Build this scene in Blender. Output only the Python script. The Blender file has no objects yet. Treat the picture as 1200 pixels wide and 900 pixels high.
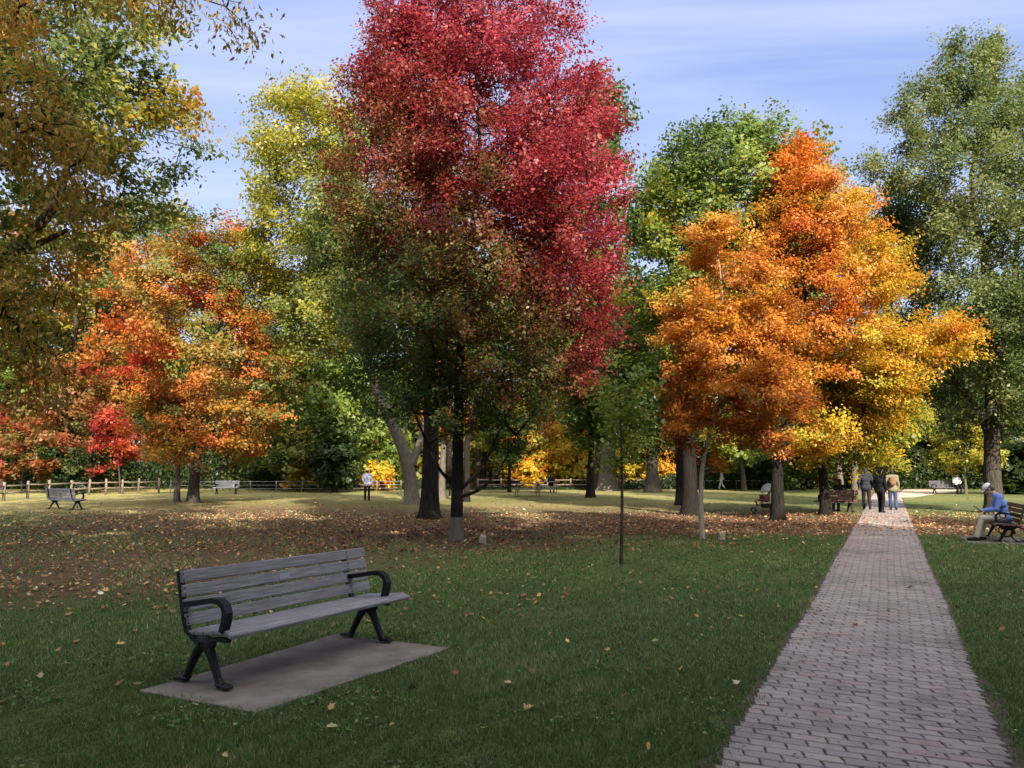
import bpy, math, random
import numpy as np
from mathutils import Vector, Matrix

scene = bpy.context.scene
COL = scene.collection
PI = math.pi
R = math.radians

# ------------------------------------------------------------------ camera
H = 1.70                      # eye height
F = 933.0                     # focal length in photo pixels (photo 1200 x 900)
PITCH = math.atan(98 / F)     # horizon lies at y = 548 of 900
cam_d = bpy.data.cameras.new('camera'); cam = bpy.data.objects.new('camera', cam_d); COL.objects.link(cam)
cam.location = (0, 0, H); cam.rotation_euler = (PI / 2 + PITCH, 0, 0)
cam_d.sensor_width = 36; cam_d.lens = 36 * F / 1200; cam_d.clip_end = 3000; cam_d.clip_start = 0.05
scene.camera = cam
cp, sp = math.cos(PITCH), math.sin(PITCH)


def ray(px, py):
    u, v = (px - 600) / F, (450 - py) / F
    return u, cp - v * sp, sp + v * cp


def G(px, py):                # the ground point seen at a photo pixel
    x, y, z = ray(px, py); t = -H / z
    return Vector((x * t, y * t, 0))


def P(px, py, Y):             # the point at distance Y seen at a photo pixel
    x, y, z = ray(px, py); t = Y / y
    return Vector((x * t, Y, H + z * t))


# ------------------------------------------------------------------ light
SUN_EL, SUN_AZ = R(32), R(164)     # azimuth clockwise from +Y
sun_dir = Vector((math.sin(SUN_AZ) * math.cos(SUN_EL), math.cos(SUN_AZ) * math.cos(SUN_EL), math.sin(SUN_EL)))
sd = bpy.data.lights.new('sun', 'SUN'); sd.energy = 4.0; sd.angle = R(0.55); sd.color = (1, .90, .76)
so = bpy.data.objects.new('sun', sd); COL.objects.link(so)
so.rotation_euler = sun_dir.to_track_quat('Z', 'Y').to_euler()

world = bpy.data.worlds.new('World'); scene.world = world; world.use_nodes = True
nt = world.node_tree; nt.nodes.clear()
def N(nt, t, **kw):
    n = nt.nodes.new(t)
    for k, v in kw.items():
        if k == 'ins':
            for kk, vv in v.items(): n.inputs[kk].default_value = vv
        else: setattr(n, k, v)
    return n
sky = N(nt, 'ShaderNodeTexSky', sky_type='NISHITA', sun_disc=False, sun_elevation=SUN_EL, sun_rotation=SUN_AZ, air_density=1.0, dust_density=.6, ozone_density=2.2)
tc = N(nt, 'ShaderNodeTexCoord')
sepx = N(nt, 'ShaderNodeSeparateXYZ')
nt.links.new(tc.outputs['Generated'], sepx.inputs[0])
# cirrus: noise on a flat layer high above (direction divided by its height)
zmax = N(nt, 'ShaderNodeMath', operation='MAXIMUM', ins={1: .04}); nt.links.new(sepx.outputs['Z'], zmax.inputs[0])
inv = N(nt, 'ShaderNodeMath', operation='DIVIDE', ins={0: 1.0}); nt.links.new(zmax.outputs[0], inv.inputs[1])
vs = N(nt, 'ShaderNodeVectorMath', operation='SCALE'); nt.links.new(tc.outputs['Generated'], vs.inputs[0]); nt.links.new(inv.outputs[0], vs.inputs['Scale'])
mp = N(nt, 'ShaderNodeMapping'); mp.inputs['Rotation'].default_value = (0, 0, R(38)); mp.inputs['Scale'].default_value = (.42, 1.7, 1)
nt.links.new(vs.outputs[0], mp.inputs[0])
n1 = N(nt, 'ShaderNodeTexNoise', ins={'Scale': 1.1, 'Detail': 7, 'Roughness': .55, 'Distortion': .5})
nt.links.new(mp.outputs[0], n1.inputs['Vector'])
r1 = N(nt, 'ShaderNodeValToRGB'); r1.color_ramp.elements[0].position = .32; r1.color_ramp.elements[1].position = .88
r1.color_ramp.elements[1].color = (.62, .62, .62, 1)
nt.links.new(n1.outputs[0], r1.inputs[0])
tint = N(nt, 'ShaderNodeMix', data_type='RGBA', blend_type='MULTIPLY'); tint.inputs[0].default_value = 1
nt.links.new(sky.outputs[0], tint.inputs[6]); tint.inputs[7].default_value = (.94, .86, .92, 1)
mixc = N(nt, 'ShaderNodeMix', data_type='RGBA'); nt.links.new(r1.outputs[0], mixc.inputs[0])
haze = N(nt, 'ShaderNodeValToRGB'); he = haze.color_ramp.elements; he[0].color = (.58, .70, .98, 1); he[1].color = (.27, .37, .76, 1); he[1].position = .62
nt.links.new(sepx.outputs['Z'], haze.inputs[0])
hs = N(nt, 'ShaderNodeVectorMath', operation='SCALE', ins={'Scale': 3.35}); nt.links.new(haze.outputs[0], hs.inputs[0])
mixh = N(nt, 'ShaderNodeMix', data_type='RGBA'); mixh.inputs[0].default_value = .75; nt.links.new(tint.outputs[2], mixh.inputs[6]); nt.links.new(hs.outputs[0], mixh.inputs[7]); nt.links.new(mixh.outputs[2], mixc.inputs[6])
mixc.inputs[7].default_value = (3.2, 3.45, 4.2, 1)
# unseen bright cloud added overhead and towards the sun as fill light
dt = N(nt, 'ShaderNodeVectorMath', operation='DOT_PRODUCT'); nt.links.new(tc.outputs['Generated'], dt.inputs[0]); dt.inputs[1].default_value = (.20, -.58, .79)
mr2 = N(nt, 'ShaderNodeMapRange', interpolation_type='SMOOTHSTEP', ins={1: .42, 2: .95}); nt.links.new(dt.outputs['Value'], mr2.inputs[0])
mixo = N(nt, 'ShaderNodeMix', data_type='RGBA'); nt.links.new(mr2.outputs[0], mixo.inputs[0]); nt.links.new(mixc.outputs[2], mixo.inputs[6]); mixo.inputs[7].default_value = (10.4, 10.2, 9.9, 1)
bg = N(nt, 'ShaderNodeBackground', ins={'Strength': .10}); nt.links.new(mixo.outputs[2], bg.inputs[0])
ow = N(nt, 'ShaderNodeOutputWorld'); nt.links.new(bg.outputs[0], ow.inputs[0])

scene.view_settings.view_transform = 'Standard'; scene.view_settings.look = 'None'
scene.view_settings.exposure = 1.68; scene.view_settings.gamma = 1
scene.cycles.use_denoising = True
scene.cycles.max_bounces = 8; scene.cycles.diffuse_bounces = 5; scene.cycles.transmission_bounces = 6; scene.cycles.glossy_bounces = 2
scene.cycles.transparent_max_bounces = 4; scene.cycles.sample_clamp_indirect = 4
scene.cycles.caustics_reflective = False; scene.cycles.caustics_refractive = False

# ------------------------------------------------------------------ materials
def srgb(r, g, b):
    f = lambda c: (c / 255 / 12.92) if c / 255 <= .04045 else ((c / 255 + .055) / 1.055) ** 2.4
    return (f(r), f(g), f(b))


def mat(name, col, rough=.7, var=.25, scale=20, bump=0, metal=0, stretch=(1, 1, 1), spec=.3, col2=None):
    m = bpy.data.materials.new(name); m.use_nodes = True; t = m.node_tree
    b = t.nodes['Principled BSDF']; b.inputs['Roughness'].default_value = rough; b.inputs['Metallic'].default_value = metal
    b.inputs['Specular IOR Level'].default_value = spec
    c = N(t, 'ShaderNodeTexCoord'); mpn = N(t, 'ShaderNodeMapping'); mpn.inputs['Scale'].default_value = stretch
    t.links.new(c.outputs['Object'], mpn.inputs[0])
    no = N(t, 'ShaderNodeTexNoise', ins={'Scale': scale, 'Detail': 6, 'Roughness': .65}); t.links.new(mpn.outputs[0], no.inputs['Vector'])
    rp = N(t, 'ShaderNodeValToRGB'); e = rp.color_ramp.elements; e[0].position = .3; e[1].position = .72
    lo = [x * (1 - var) for x in col] if col2 is None else col2; hi = [min(1, x * (1 + var)) for x in col] if col2 is None else col
    e[0].color = (*lo, 1); e[1].color = (*hi, 1)
    t.links.new(no.outputs[0], rp.inputs[0]); t.links.new(rp.outputs[0], b.inputs['Base Color'])
    if bump:
        bn = N(t, 'ShaderNodeBump', ins={'Strength': min(1, bump), 'Distance': .02 * max(1, bump)}); t.links.new(no.outputs[0], bn.inputs['Height']); t.links.new(bn.outputs[0], b.inputs['Normal'])
    return m


def leaf_mat(name, stops, trans=.48, gloss=.02):
    """leaf colour from the attribute 'rnd' through a ramp; thin leaves let light through"""
    m = bpy.data.materials.new(name); m.use_nodes = True; t = m.node_tree; t.nodes.clear()
    a = N(t, 'ShaderNodeAttribute', attribute_name='rnd')
    rp = N(t, 'ShaderNodeValToRGB'); cr = rp.color_ramp
    while len(cr.elements) < len(stops): cr.elements.new(.5)
    for e, (p, c) in zip(cr.elements, sorted(stops)):
        e.position = p; e.color = (*c, 1)
    t.links.new(a.outputs['Fac'], rp.inputs[0])
    a2 = N(t, 'ShaderNodeAttribute', attribute_name='val')
    hsv = N(t, 'ShaderNodeHueSaturation'); t.links.new(rp.outputs[0], hsv.inputs['Color']); t.links.new(a2.outputs['Fac'], hsv.inputs['Value'])
    d = N(t, 'ShaderNodeBsdfDiffuse'); tr = N(t, 'ShaderNodeBsdfTranslucent'); g = N(t, 'ShaderNodeBsdfGlossy', ins={'Roughness': .45})
    mx = N(t, 'ShaderNodeMixShader', ins={0: trans}); mg = N(t, 'ShaderNodeMixShader', ins={0: gloss})
    t.links.new(hsv.outputs[0], d.inputs[0]); t.links.new(hsv.outputs[0], tr.inputs[0])
    t.links.new(d.outputs[0], mx.inputs[1]); t.links.new(tr.outputs[0], mx.inputs[2])
    t.links.new(mx.outputs[0], mg.inputs[1]); t.links.new(g.outputs[0], mg.inputs[2])
    o = N(t, 'ShaderNodeOutputMaterial'); t.links.new(mg.outputs[0], o.inputs[0])
    return m


DKG = (.050, .085, .020); GRN = (.085, .140, .028); LGN = (.16, .22, .04); OLV = (.13, .15, .035); YGR = (.26, .29, .03)
YEL = (.55, .40, .035); GLD = (.52, .29, .025); ORG = (.53, .20, .028); RDO = (.50, .10, .02); RED = (.32, .032, .028); CRM = (.30, .02, .04); BRN = (.17, .085, .022); RUS = (.27, .09, .025)
LEAF = {
    'scarlet': leaf_mat('scarlet maple leaves', [(0, (.065, .11, .028)), (.20, (.10, .145, .036)), (.34, (.17, .13, .034)), (.47, (.20, .06, .028)), (.62, (.25, .028, .03)), (.86, (.31, .032, .048)), (1, (.37, .055, .07))]),
    'orange': leaf_mat('orange maple leaves', [(0, OLV), (.18, GLD), (.4, ORG), (.65, (.52, .22, .03)), (.85, (.42, .12, .03)), (1, RUS)]),
    'golden': leaf_mat('golden orange maple leaves', [(0, GRN), (.2, YGR), (.42, YEL), (.6, GLD), (.8, ORG), (1, (.55, .15, .02))]),
    'flame': leaf_mat('flame orange maple leaves', [(0, GRN), (.22, OLV), (.4, (.38, .2, .03)), (.6, (.50, .14, .03)), (.82, RDO), (1, (.52, .06, .03))]),
    'lemon': leaf_mat('yellow green locust leaves', [(0, GRN), (.3, OLV), (.55, (.28, .27, .03)), (.85, (.43, .35, .035)), (1, YEL)]),
    'olive': leaf_mat('olive green leaves', [(0, (.045, .07, .02)), (.4, (.11, .15, .045)), (.75, (.175, .205, .06)), (.95, (.26, .24, .08)), (1, (.32, .23, .08))]),
    'green': leaf_mat('green leaves', [(0, DKG), (.45, GRN), (.75, LGN), (.92, YGR), (1, GLD)]),
    'fresh': leaf_mat('light green leaves', [(0, GRN), (.4, LGN), (.75, YGR), (1, YEL)]),
    'oak': leaf_mat('green oak leaves with yellow tips', [(0, DKG), (.4, (.10, .14, .035)), (.65, (.20, .22, .045)), (.82, (.38, .29, .035)), (.93, GLD), (1, (.5, .16, .03))]),
    'amber': leaf_mat('brown gold drooping leaves', [(0, (.13, .12, .03)), (.35, (.25, .17, .03)), (.7, (.40, .23, .035)), (1, (.50, .24, .04))], trans=.42),
    'crimson': leaf_mat('crimson sumac leaves', [(0, OLV), (.2, BRN), (.38, RUS), (.58, (.32, .045, .03)), (.8, RED), (1, (.52, .09, .03))]),
    'gold': leaf_mat('golden yellow leaves', [(0, OLV), (.25, YGR), (.55, YEL), (.85, (.6, .36, .03)), (1, ORG)]),
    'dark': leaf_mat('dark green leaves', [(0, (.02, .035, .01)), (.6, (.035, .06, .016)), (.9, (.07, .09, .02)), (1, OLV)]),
    'russet': leaf_mat('russet brown leaves', [(0, (.12, .06, .02)), (.5, RUS), (1, (.36, .13, .04))]),
    'grass': leaf_mat('grass blades', [(0, (.050, .088, .024)), (.4, (.092, .172, .044)), (.7, (.155, .225, .07)), (.9, (.28, .27, .11)), (1, (.42, .35, .19))], trans=.3, gloss=.03),
    'litter': leaf_mat('dry fallen leaves', [(0, (.09, .05, .035)), (.25, (.22, .10, .06)), (.5, (.37, .18, .08)), (.7, (.48, .29, .12)), (.88, (.55, .42, .20)), (1, (.6, .53, .38))], trans=.15),
}
BARK = mat('grey brown bark', (.105, .086, .072), .95, scale=9, bump=4, stretch=(2.6, 2.6, .35), col2=(.022, .018, .015), spec=.1)
BARK_PALE = mat('pale grey bark', (.19, .165, .135), .95, scale=9, bump=3, stretch=(2.6, 2.6, .35), col2=(.06, .05, .042), spec=.1)
BARK_LIGHT = mat('smooth pale young bark', (.40, .36, .30), .9, scale=9, bump=1.5, stretch=(2.2, 2.2, .5), col2=(.20, .175, .145), spec=.1)
BARK_DARK = mat('shade-darkened bark', (.034, .028, .024), .95, scale=10, bump=4, stretch=(2.6, 2.6, .3), col2=(.008, .007, .006), spec=.1)  # near-black tone carries the shade on the trunks in its colour

# ------------------------------------------------------------------ mesh helpers
def tag(o, label=None, cat=None, group=None, kind=None):
    for k, v in (('label', label), ('category', cat), ('group', group), ('kind', kind)):
        if v: o[k] = v
    return o


def empty(name, loc=(0, 0, 0), rz=0, label=None, cat=None, group=None):
    o = bpy.data.objects.new(name, None); COL.objects.link(o); o.location = loc; o.rotation_euler = (0, 0, rz)
    o.empty_display_size = .2
    return tag(o, label, cat, group)


def link(name, me, m=None, parent=None, smooth=True):
    if m is not None: me.materials.append(m)
    if smooth: me.polygons.foreach_set('use_smooth', np.ones(len(me.polygons), dtype=bool))
    o = bpy.data.objects.new(name, me); COL.objects.link(o)
    if parent is not None: o.parent = parent
    return o


def copy_tree(o, parent=None):
    kids = list(o.children)
    c = o.copy(); COL.objects.link(c)
    if parent is not None: c.parent = parent
    for ch in kids: copy_tree(ch, c)
    return c


def poly_mesh(name, V, k, attrs=None):
    """N separate k-gons from an (N*k, 3) array; k may be an array of one count per polygon"""
    V = np.ascontiguousarray(V, dtype=np.float32); nv = len(V)
    ks = np.full(nv // k, k) if np.isscalar(k) else np.asarray(k); n = len(ks)
    starts = np.concatenate([[0], np.cumsum(ks)[:-1]]).astype(np.int32)
    me = bpy.data.meshes.new(name)
    me.vertices.add(nv); me.vertices.foreach_set('co', V.ravel())
    me.loops.add(nv); me.loops.foreach_set('vertex_index', np.arange(nv, dtype=np.int32))
    me.polygons.add(n); me.polygons.foreach_set('loop_start', starts)
    for an, av in (attrs or {}).items():
        a = me.attributes.new(an, 'FLOAT', 'POINT'); a.data.foreach_set('value', np.repeat(np.asarray(av, dtype=np.float32), ks))
    me.update(calc_edges=True)
    return me


class MB:
    """collects boxes, tubes, discs and capsules into ONE mesh"""
    def __init__(s): s.v = []; s.f = []
    def add(s, vs, fs):
        o = len(s.v); s.v += [tuple(v) for v in vs]; s.f += [tuple(i + o for i in f) for f in fs]
    def box(s, c, size, rot=None, bev=.0):
        M = rot if rot is not None else Matrix.Identity(3)
        hx, hy, hz = [d / 2 for d in size]; c = Vector(c); b = min(bev, hx * .9, hy * .9, hz * .9)
        if b <= 0:
            vs = [c + M @ Vector((x * hx, y * hy, z * hz)) for z in (-1, 1) for y in (-1, 1) for x in (-1, 1)]
            s.add(vs, [(0, 2, 3, 1), (4, 5, 7, 6), (0, 1, 5, 4), (2, 6, 7, 3), (0, 4, 6, 2), (1, 3, 7, 5)]); return
        # chamfered box: 24 verts
        vs = []; idx = {}
        for sx in (-1, 1):
            for sy in (-1, 1):
                for sz in (-1, 1):
                    for ax in range(3):
                        p = [sx * (hx - b), sy * (hy - b), sz * (hz - b)]
                        p[ax] = (sx * hx, sy * hy, sz * hz)[ax]
                        idx[(sx, sy, sz, ax)] = len(vs); vs.append(c + M @ Vector(p))
        fs = []
        for ax in range(3):
            u, w = [(1, 2), (2, 0), (0, 1)][ax]
            for sg in (-1, 1):
                q = []
                for a, b2 in ((-1, -1), (1, -1), (1, 1), (-1, 1)):
                    k = [0, 0, 0]; k[ax] = sg; k[u] = a; k[w] = b2; q.append(idx[(*k, ax)])
                fs.append(q if sg > 0 else q[::-1])
            for a in (-1, 1):       # edges parallel to ax
                for b2 in (-1, 1):
                    k0 = [0, 0, 0]; k1 = [0, 0, 0]; k0[ax] = -1; k1[ax] = 1
                    for k in (k0, k1): k[u] = a; k[w] = b2
                    q = [idx[(*k0, u)], idx[(*k1, u)], idx[(*k1, w)], idx[(*k0, w)]]
                    fs.append(q if a * b2 < 0 else q[::-1])
        for sx in (-1, 1):
            for sy in (-1, 1):
                for sz in (-1, 1):
                    q = [idx[(sx, sy, sz, i)] for i in range(3)]
                    fs.append(q if sx * sy * sz > 0 else q[::-1])
        s.add(vs, fs)
    def tube(s, pts, rad, n=8, cap=True, flat=None, side=None):
        """round tube along pts, or a flat bar of half sizes flat=(a, b) with b along side"""
        pts = [Vector(p) for p in pts]; m = len(pts)
        rad = [rad] * m if not hasattr(rad, '__len__') else rad
        vs = []; prev = None
        for i, p in enumerate(pts):
            t = (pts[min(i + 1, m - 1)] - pts[max(i - 1, 0)]).normalized()
            if side is not None: a = Vector(side)
            elif prev is None: a = t.orthogonal()
            else: a = prev
            a = (a - t * a.dot(t)).normalized(); prev = a; b = t.cross(a)
            if flat:
                for x, y in ((-1, -1), (1, -1), (1, 1), (-1, 1)): vs.append(p + a * flat[1] * x * (rad[i] if False else 1) + b * flat[0] * y)
            else:
                for j in range(n):
                    w = 2 * PI * j / n; vs.append(p + (a * math.cos(w) + b * math.sin(w)) * rad[i])
        if flat: n = 4
        fs = [(i * n + j, i * n + (j + 1) % n, (i + 1) * n + (j + 1) % n, (i + 1) * n + j) for i in range(m - 1) for j in range(n)]
        if cap: fs += [tuple(range(n))[::-1], tuple((m - 1) * n + j for j in range(n))]
        s.add(vs, fs)
    def capsule(s, p0, p1, r0, r1=None, n=12):
        p0, p1 = Vector(p0), Vector(p1); r1 = r0 if r1 is None else r1
        d = p1 - p0; t = d.normalized() if d.length > 1e-6 else Vector((0, 0, 1)); a = t.orthogonal().normalized(); b = t.cross(a)
        rings = [(p0, r0, -60), (p0, r0, -30), (p0, r0, 0), (p1, r1, 0), (p1, r1, 30), (p1, r1, 60)]
        vs = [p0 - t * r0]
        for p, r, an in rings:
            for j in range(n):
                w = 2 * PI * j / n
                vs.append(p + t * r * math.sin(R(an)) + (a * math.cos(w) + b * math.sin(w)) * r * math.cos(R(an)))
        vs.append(p1 + t * r1); k = len(rings)
        fs = [(0, 1 + (j + 1) % n, 1 + j) for j in range(n)]
        fs += [(1 + i * n + j, 1 + i * n + (j + 1) % n, 1 + (i + 1) * n + (j + 1) % n, 1 + (i + 1) * n + j) for i in range(k - 1) for j in range(n)]
        e = len(vs) - 1; fs += [(e, 1 + (k - 1) * n + j, 1 + (k - 1) * n + (j + 1) % n) for j in range(n)]
        s.add(vs, fs)
    def ell(s, c, r, rot=None, n=14, m=9):
        c = Vector(c); M = rot if rot is not None else Matrix.Identity(3)
        vs = [c + M @ Vector((0, 0, -r[2]))]
        for i in range(1, m):
            la = -PI / 2 + PI * i / m
            for j in range(n):
                w = 2 * PI * j / n
                vs.append(c + M @ Vector((r[0] * math.cos(la) * math.cos(w), r[1] * math.cos(la) * math.sin(w), r[2] * math.sin(la))))
        vs.append(c + M @ Vector((0, 0, r[2])))
        fs = [(0, 1 + (j + 1) % n, 1 + j) for j in range(n)]
        fs += [(1 + i * n + j, 1 + i * n + (j + 1) % n, 1 + (i + 1) * n + (j + 1) % n, 1 + (i + 1) * n + j) for i in range(m - 2) for j in range(n)]
        e = len(vs) - 1; fs += [(e, 1 + (m - 2) * n + j, 1 + (m - 2) * n + (j + 1) % n) for j in range(n)]
        s.add(vs, fs)
    def mesh(s, name):
        me = bpy.data.meshes.new(name); me.from_pydata(s.v, [], s.f); me.update(); return me
    def build(s, name, m, parent=None, smooth=False): return link(name, s.mesh(name), m, parent, smooth)
    def fuse(s, name, m, parent=None, voxel=.012, smooth=4):
        """one continuous surface out of the overlapping pieces"""
        me = s.mesh(name + '_raw'); o = bpy.data.objects.new(name + '_raw', me); COL.objects.link(o)
        md = o.modifiers.new('remesh', 'REMESH'); md.mode = 'VOXEL'; md.voxel_size = voxel
        sm = o.modifiers.new('smooth', 'SMOOTH'); sm.iterations = smooth; sm.factor = .5
        dg = bpy.context.evaluated_depsgraph_get(); dg.update()
        out = bpy.data.meshes.new_from_object(o.evaluated_get(dg)); out.name = name
        bpy.data.objects.remove(o); bpy.data.meshes.remove(me)
        return link(name, out, m, parent, True)


def tubes_mesh(name, paths):
    """paths: list of (pts (k,3), radii (k,), sides) -> one mesh"""
    Vs, Fs, off = [], [], 0
    for pts, rad, n in paths:
        pts = np.asarray(pts, dtype=float); k = len(pts)
        t = np.gradient(pts, axis=0); t /= np.linalg.norm(t, axis=1)[:, None] + 1e-9
        ref = np.array([0.31, 0.87, 0.1]) if abs(t[0, 2]) > .5 else np.array([0, 0, 1.])
        a = np.cross(t, ref); a /= np.linalg.norm(a, axis=1)[:, None] + 1e-9; b = np.cross(t, a)
        w = np.linspace(0, 2 * PI, n, endpoint=False)
        ring = pts[:, None, :] + (a[:, None, :] * np.cos(w)[None, :, None] + b[:, None, :] * np.sin(w)[None, :, None]) * np.asarray(rad)[:, None, None]
        Vs.append(ring.reshape(-1, 3))
        i = np.arange(k - 1)[:, None]; j = np.arange(n)[None, :]
        q = np.stack([i * n + j, i * n + (j + 1) % n, (i + 1) * n + (j + 1) % n, (i + 1) * n + j], -1).reshape(-1, 4) + off
        Fs.append(q); off += k * n
    V = np.concatenate(Vs).astype(np.float32); Fq = np.concatenate(Fs).astype(np.int32)
    me = bpy.data.meshes.new(name)
    me.vertices.add(len(V)); me.vertices.foreach_set('co', V.ravel())
    me.loops.add(Fq.size); me.loops.foreach_set('vertex_index', Fq.ravel())
    me.polygons.add(len(Fq)); me.polygons.foreach_set('loop_start', np.arange(0, Fq.size, 4, dtype=np.int32))
    me.update(calc_edges=True)
    return me

# ------------------------------------------------------------------ trees
def noise3(p, f, seed):
    """cheap smooth noise, about -1..1"""
    r = np.random.default_rng(seed); out = np.zeros(len(p))
    for i in range(5):
        d = r.normal(size=3); d /= np.linalg.norm(d); out += np.sin(p @ d * f * (1 + .45 * i) + r.uniform(0, 6.28))
    return out / 2.6


def leaf_quads(rng, c, nrm, size, droop=None, width=.72):
    """kite-shaped leaves at points c with normals nrm"""
    n = len(c)
    nrm = nrm / (np.linalg.norm(nrm, axis=1)[:, None] + 1e-9)
    d = rng.normal(size=(n, 3)) if droop is None else droop
    d = d - nrm * np.sum(d * nrm, 1)[:, None]; d /= np.linalg.norm(d, axis=1)[:, None] + 1e-9
    s = np.cross(nrm, d); L = size[:, None]
    v = np.empty((n, 4, 3))
    v[:, 0] = c - d * L * .5; v[:, 2] = c + d * L * .55
    v[:, 1] = c + s * L * width * .5 - d * L * .06 + nrm * L * .10; v[:, 3] = c - s * L * width * .5 - d * L * .06 + nrm * L * .10
    return v.reshape(-1, 3)


def tree(name, label, base, env, leafm, bark=None, nclus=160, nleaf=30000, leaf=.12, tr=.2, seed=1, field=None, trunk=None,
         limbs=(), twig=.75, flat=.5, up=.15, shell=.5, blobs=(), group=None, top=.86, cat='tree', spread=.33, droop=0., bare=0., lv=.11, cstd=.14, lstd=.07, width=.72, guard=None, twigs=5, gaps=0.):
    """base = photo pixel where the trunk meets the ground; env = outline rows (py, left px, right px) of the crown"""
    rng = np.random.default_rng(seed)
    b = G(*base) if not isinstance(base, Vector) else base
    Y = b.y
    root = empty(name, b, 0, label, cat, group)
    ez, ec, er = [], [], []
    for row in env:
        py, xl, xr = row
        l, r_ = P(xl, py, Y), P(xr, py, Y)
        ez.append(l.z); ec.append((l.x + r_.x) / 2 - b.x); er.append((r_.x - l.x) / 2)
    o = np.argsort(ez); ez = np.array(ez)[o]; ec = np.array(ec)[o]; er = np.array(er)[o]
    zt = ez[-1]
    # trunk centre line
    if trunk is None:
        tz = np.linspace(0, zt * top, 14)
        ccx = np.interp(tz, ez, ec)
        k = np.clip((tz - ez[0] * .5) / (zt * .6), 0, 1)
        tx = ccx * k * .8 + noise3(np.stack([tz, tz * 0, tz * 0], 1), .5, seed) * .02 * tz; ty = noise3(np.stack([tz, tz * 0, tz * 0], 1), .45, seed + 9) * .025 * tz
        tx -= tx[0]; ty -= ty[0]
    else:
        w = [P(px, py, Y) for px, py in trunk]
        wz = np.array([0] + [p.z for p in w]); wx = np.array([0] + [p.x - b.x for p in w])
        tz = np.linspace(0, wz[-1], 16); tx = np.interp(tz, wz, wx); ty = noise3(np.stack([tz, tz * 0, tz * 0], 1), .4, seed) * .03 * tz; ty -= ty[0]
        for _ in range(1): tx[1:-1] = (tx[:-2] + tx[1:-1] * 2 + tx[2:]) / 4
    axis = np.stack([tx, ty, tz], 1)
    trad = tr * (1 - .93 * (tz / tz[-1]) ** 1.05)
    trad = np.maximum(trad, .012)
    fz = np.array([0, .12, .35, .8]) * max(.6, tr * 3)
    fl = .35 if tr < .2 else 1.0
    ext_z = fz[1:]; ex = np.interp(ext_z, tz, tx); ey = np.interp(ext_z, tz, ty)
    rr = np.interp(ext_z, tz, trad) * (1 + (np.array([1.32, 1.14, 1.04]) - 1) * fl)
    keep = tz > fz[-1] + .05
    tp = np.concatenate([[[0, 0, -.05]], np.stack([ex, ey, ext_z], 1), axis[keep]]); trr = np.concatenate([[tr * (1 + .55 * fl)], rr, trad[keep]])
    paths = [(tp, trr, 14)]
    # nodes for branch growth
    nodes = []; nrad = []; npar = []
    def add_line(pts, rads, par):
        last = par
        for p, r_ in zip(pts, rads):
            nodes.append(np.array(p)); nrad.append(r_); npar.append(last); last = len(nodes) - 1
        return last
    dens = 40
    sz = np.linspace(max(ez[0] * .72, .5), tz[-1], dens)
    add_line(np.stack([np.interp(sz, tz, tx), np.interp(sz, tz, ty), sz], 1), np.interp(sz, tz, trad), -1)
    fixed = len(nodes)
    for pl, r0, r1, dy in limbs:           # explicit big limbs as pixel polylines
        w = [P(px, py, Y + dyi) - b for (px, py), dyi in zip(pl, np.linspace(0, dy, len(pl)))]
        w = np.array([[p.x, p.y, p.z] for p in w]); tt = np.linspace(0, len(w) - 1, 12)
        pts = np.stack([np.interp(tt, np.arange(len(w)), w[:, i]) for i in range(3)], 1)
        for _ in range(2): pts[1:-1] = (pts[:-2] + 2 * pts[1:-1] + pts[2:]) / 4
        rads = np.linspace(r0, r1, 12); paths.append((pts, rads, 10)); add_line(pts, rads, -1); fixed = len(nodes)
    # cluster centres
    zs = rng.uniform(ez[0], zt, nclus * 8); rz = np.interp(zs, ez, er)
    acc = rng.uniform(0, 1, len(zs)) < (rz / er.max()) ** 1.6 + .03
    zs = zs[acc][:nclus]; n = len(zs)
    rz = np.interp(zs, ez, er); cx = np.interp(zs, ez, ec)
    ang = rng.uniform(0, 2 * PI, n); rad = rng.uniform(.12, 1, n) ** shell * np.maximum(rz - twig * .6, rz * .55)
    C = np.stack([cx + np.cos(ang) * rad, np.sin(ang) * rad, zs], 1)
    if gaps:
        C = C[noise3(C, 1.3, seed + 77) > -1 + gaps * 1.2]
    for px, py, rp, dy, m in blobs:        # extra lobes
        pc = P(px, py, Y + dy) - b; rw = rp * (Y + dy) / F
        q = rng.normal(size=(m, 3)); q /= np.linalg.norm(q, axis=1)[:, None]; q *= rw * rng.uniform(.1, 1, m)[:, None] ** .5
        C = np.concatenate([C, q + np.array(pc)])
    n = len(C)
    ax_d = np.hypot(C[:, 0] - np.interp(C[:, 2], tz, tx), C[:, 1] - np.interp(C[:, 2], tz, ty))
    dirs = np.zeros((n, 3)); bpaths = []
    for i in np.argsort(ax_d):
        c = C[i]; A = np.array(nodes); dv = c - A; dist = np.linalg.norm(dv, axis=1)
        dh = np.hypot(dv[:, 0], dv[:, 1])
        cost = dist + np.maximum(0, -dv[:, 2] + .25 * dh) * 1.6 + (np.arange(len(A)) < fixed) * -.25
        j = int(np.argmin(cost)); a = A[j]
        L = dist[j]; m = max(3, int(L / .55) + 2); t = np.linspace(0, 1, m)[:, None]
        mid = a + (c - a) * .5 + np.array([0, 0, (-.12 + up * .3) * L]) + rng.normal(size=3) * .06 * L
        pts = (1 - t) ** 2 * a + 2 * t * (1 - t) * mid + t ** 2 * c
        pts[1:-1] += rng.normal(size=(m - 2, 3)) * .03 * L
        st = len(nodes); last = add_line(pts[1:], [0] * (m - 1), j)
        bpaths.append((j, st, last)); d = pts[-1] - pts[-2]; dirs[i] = d / (np.linalg.norm(d) + 1e-9)
    cnt = np.zeros(len(nodes)); 
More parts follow.
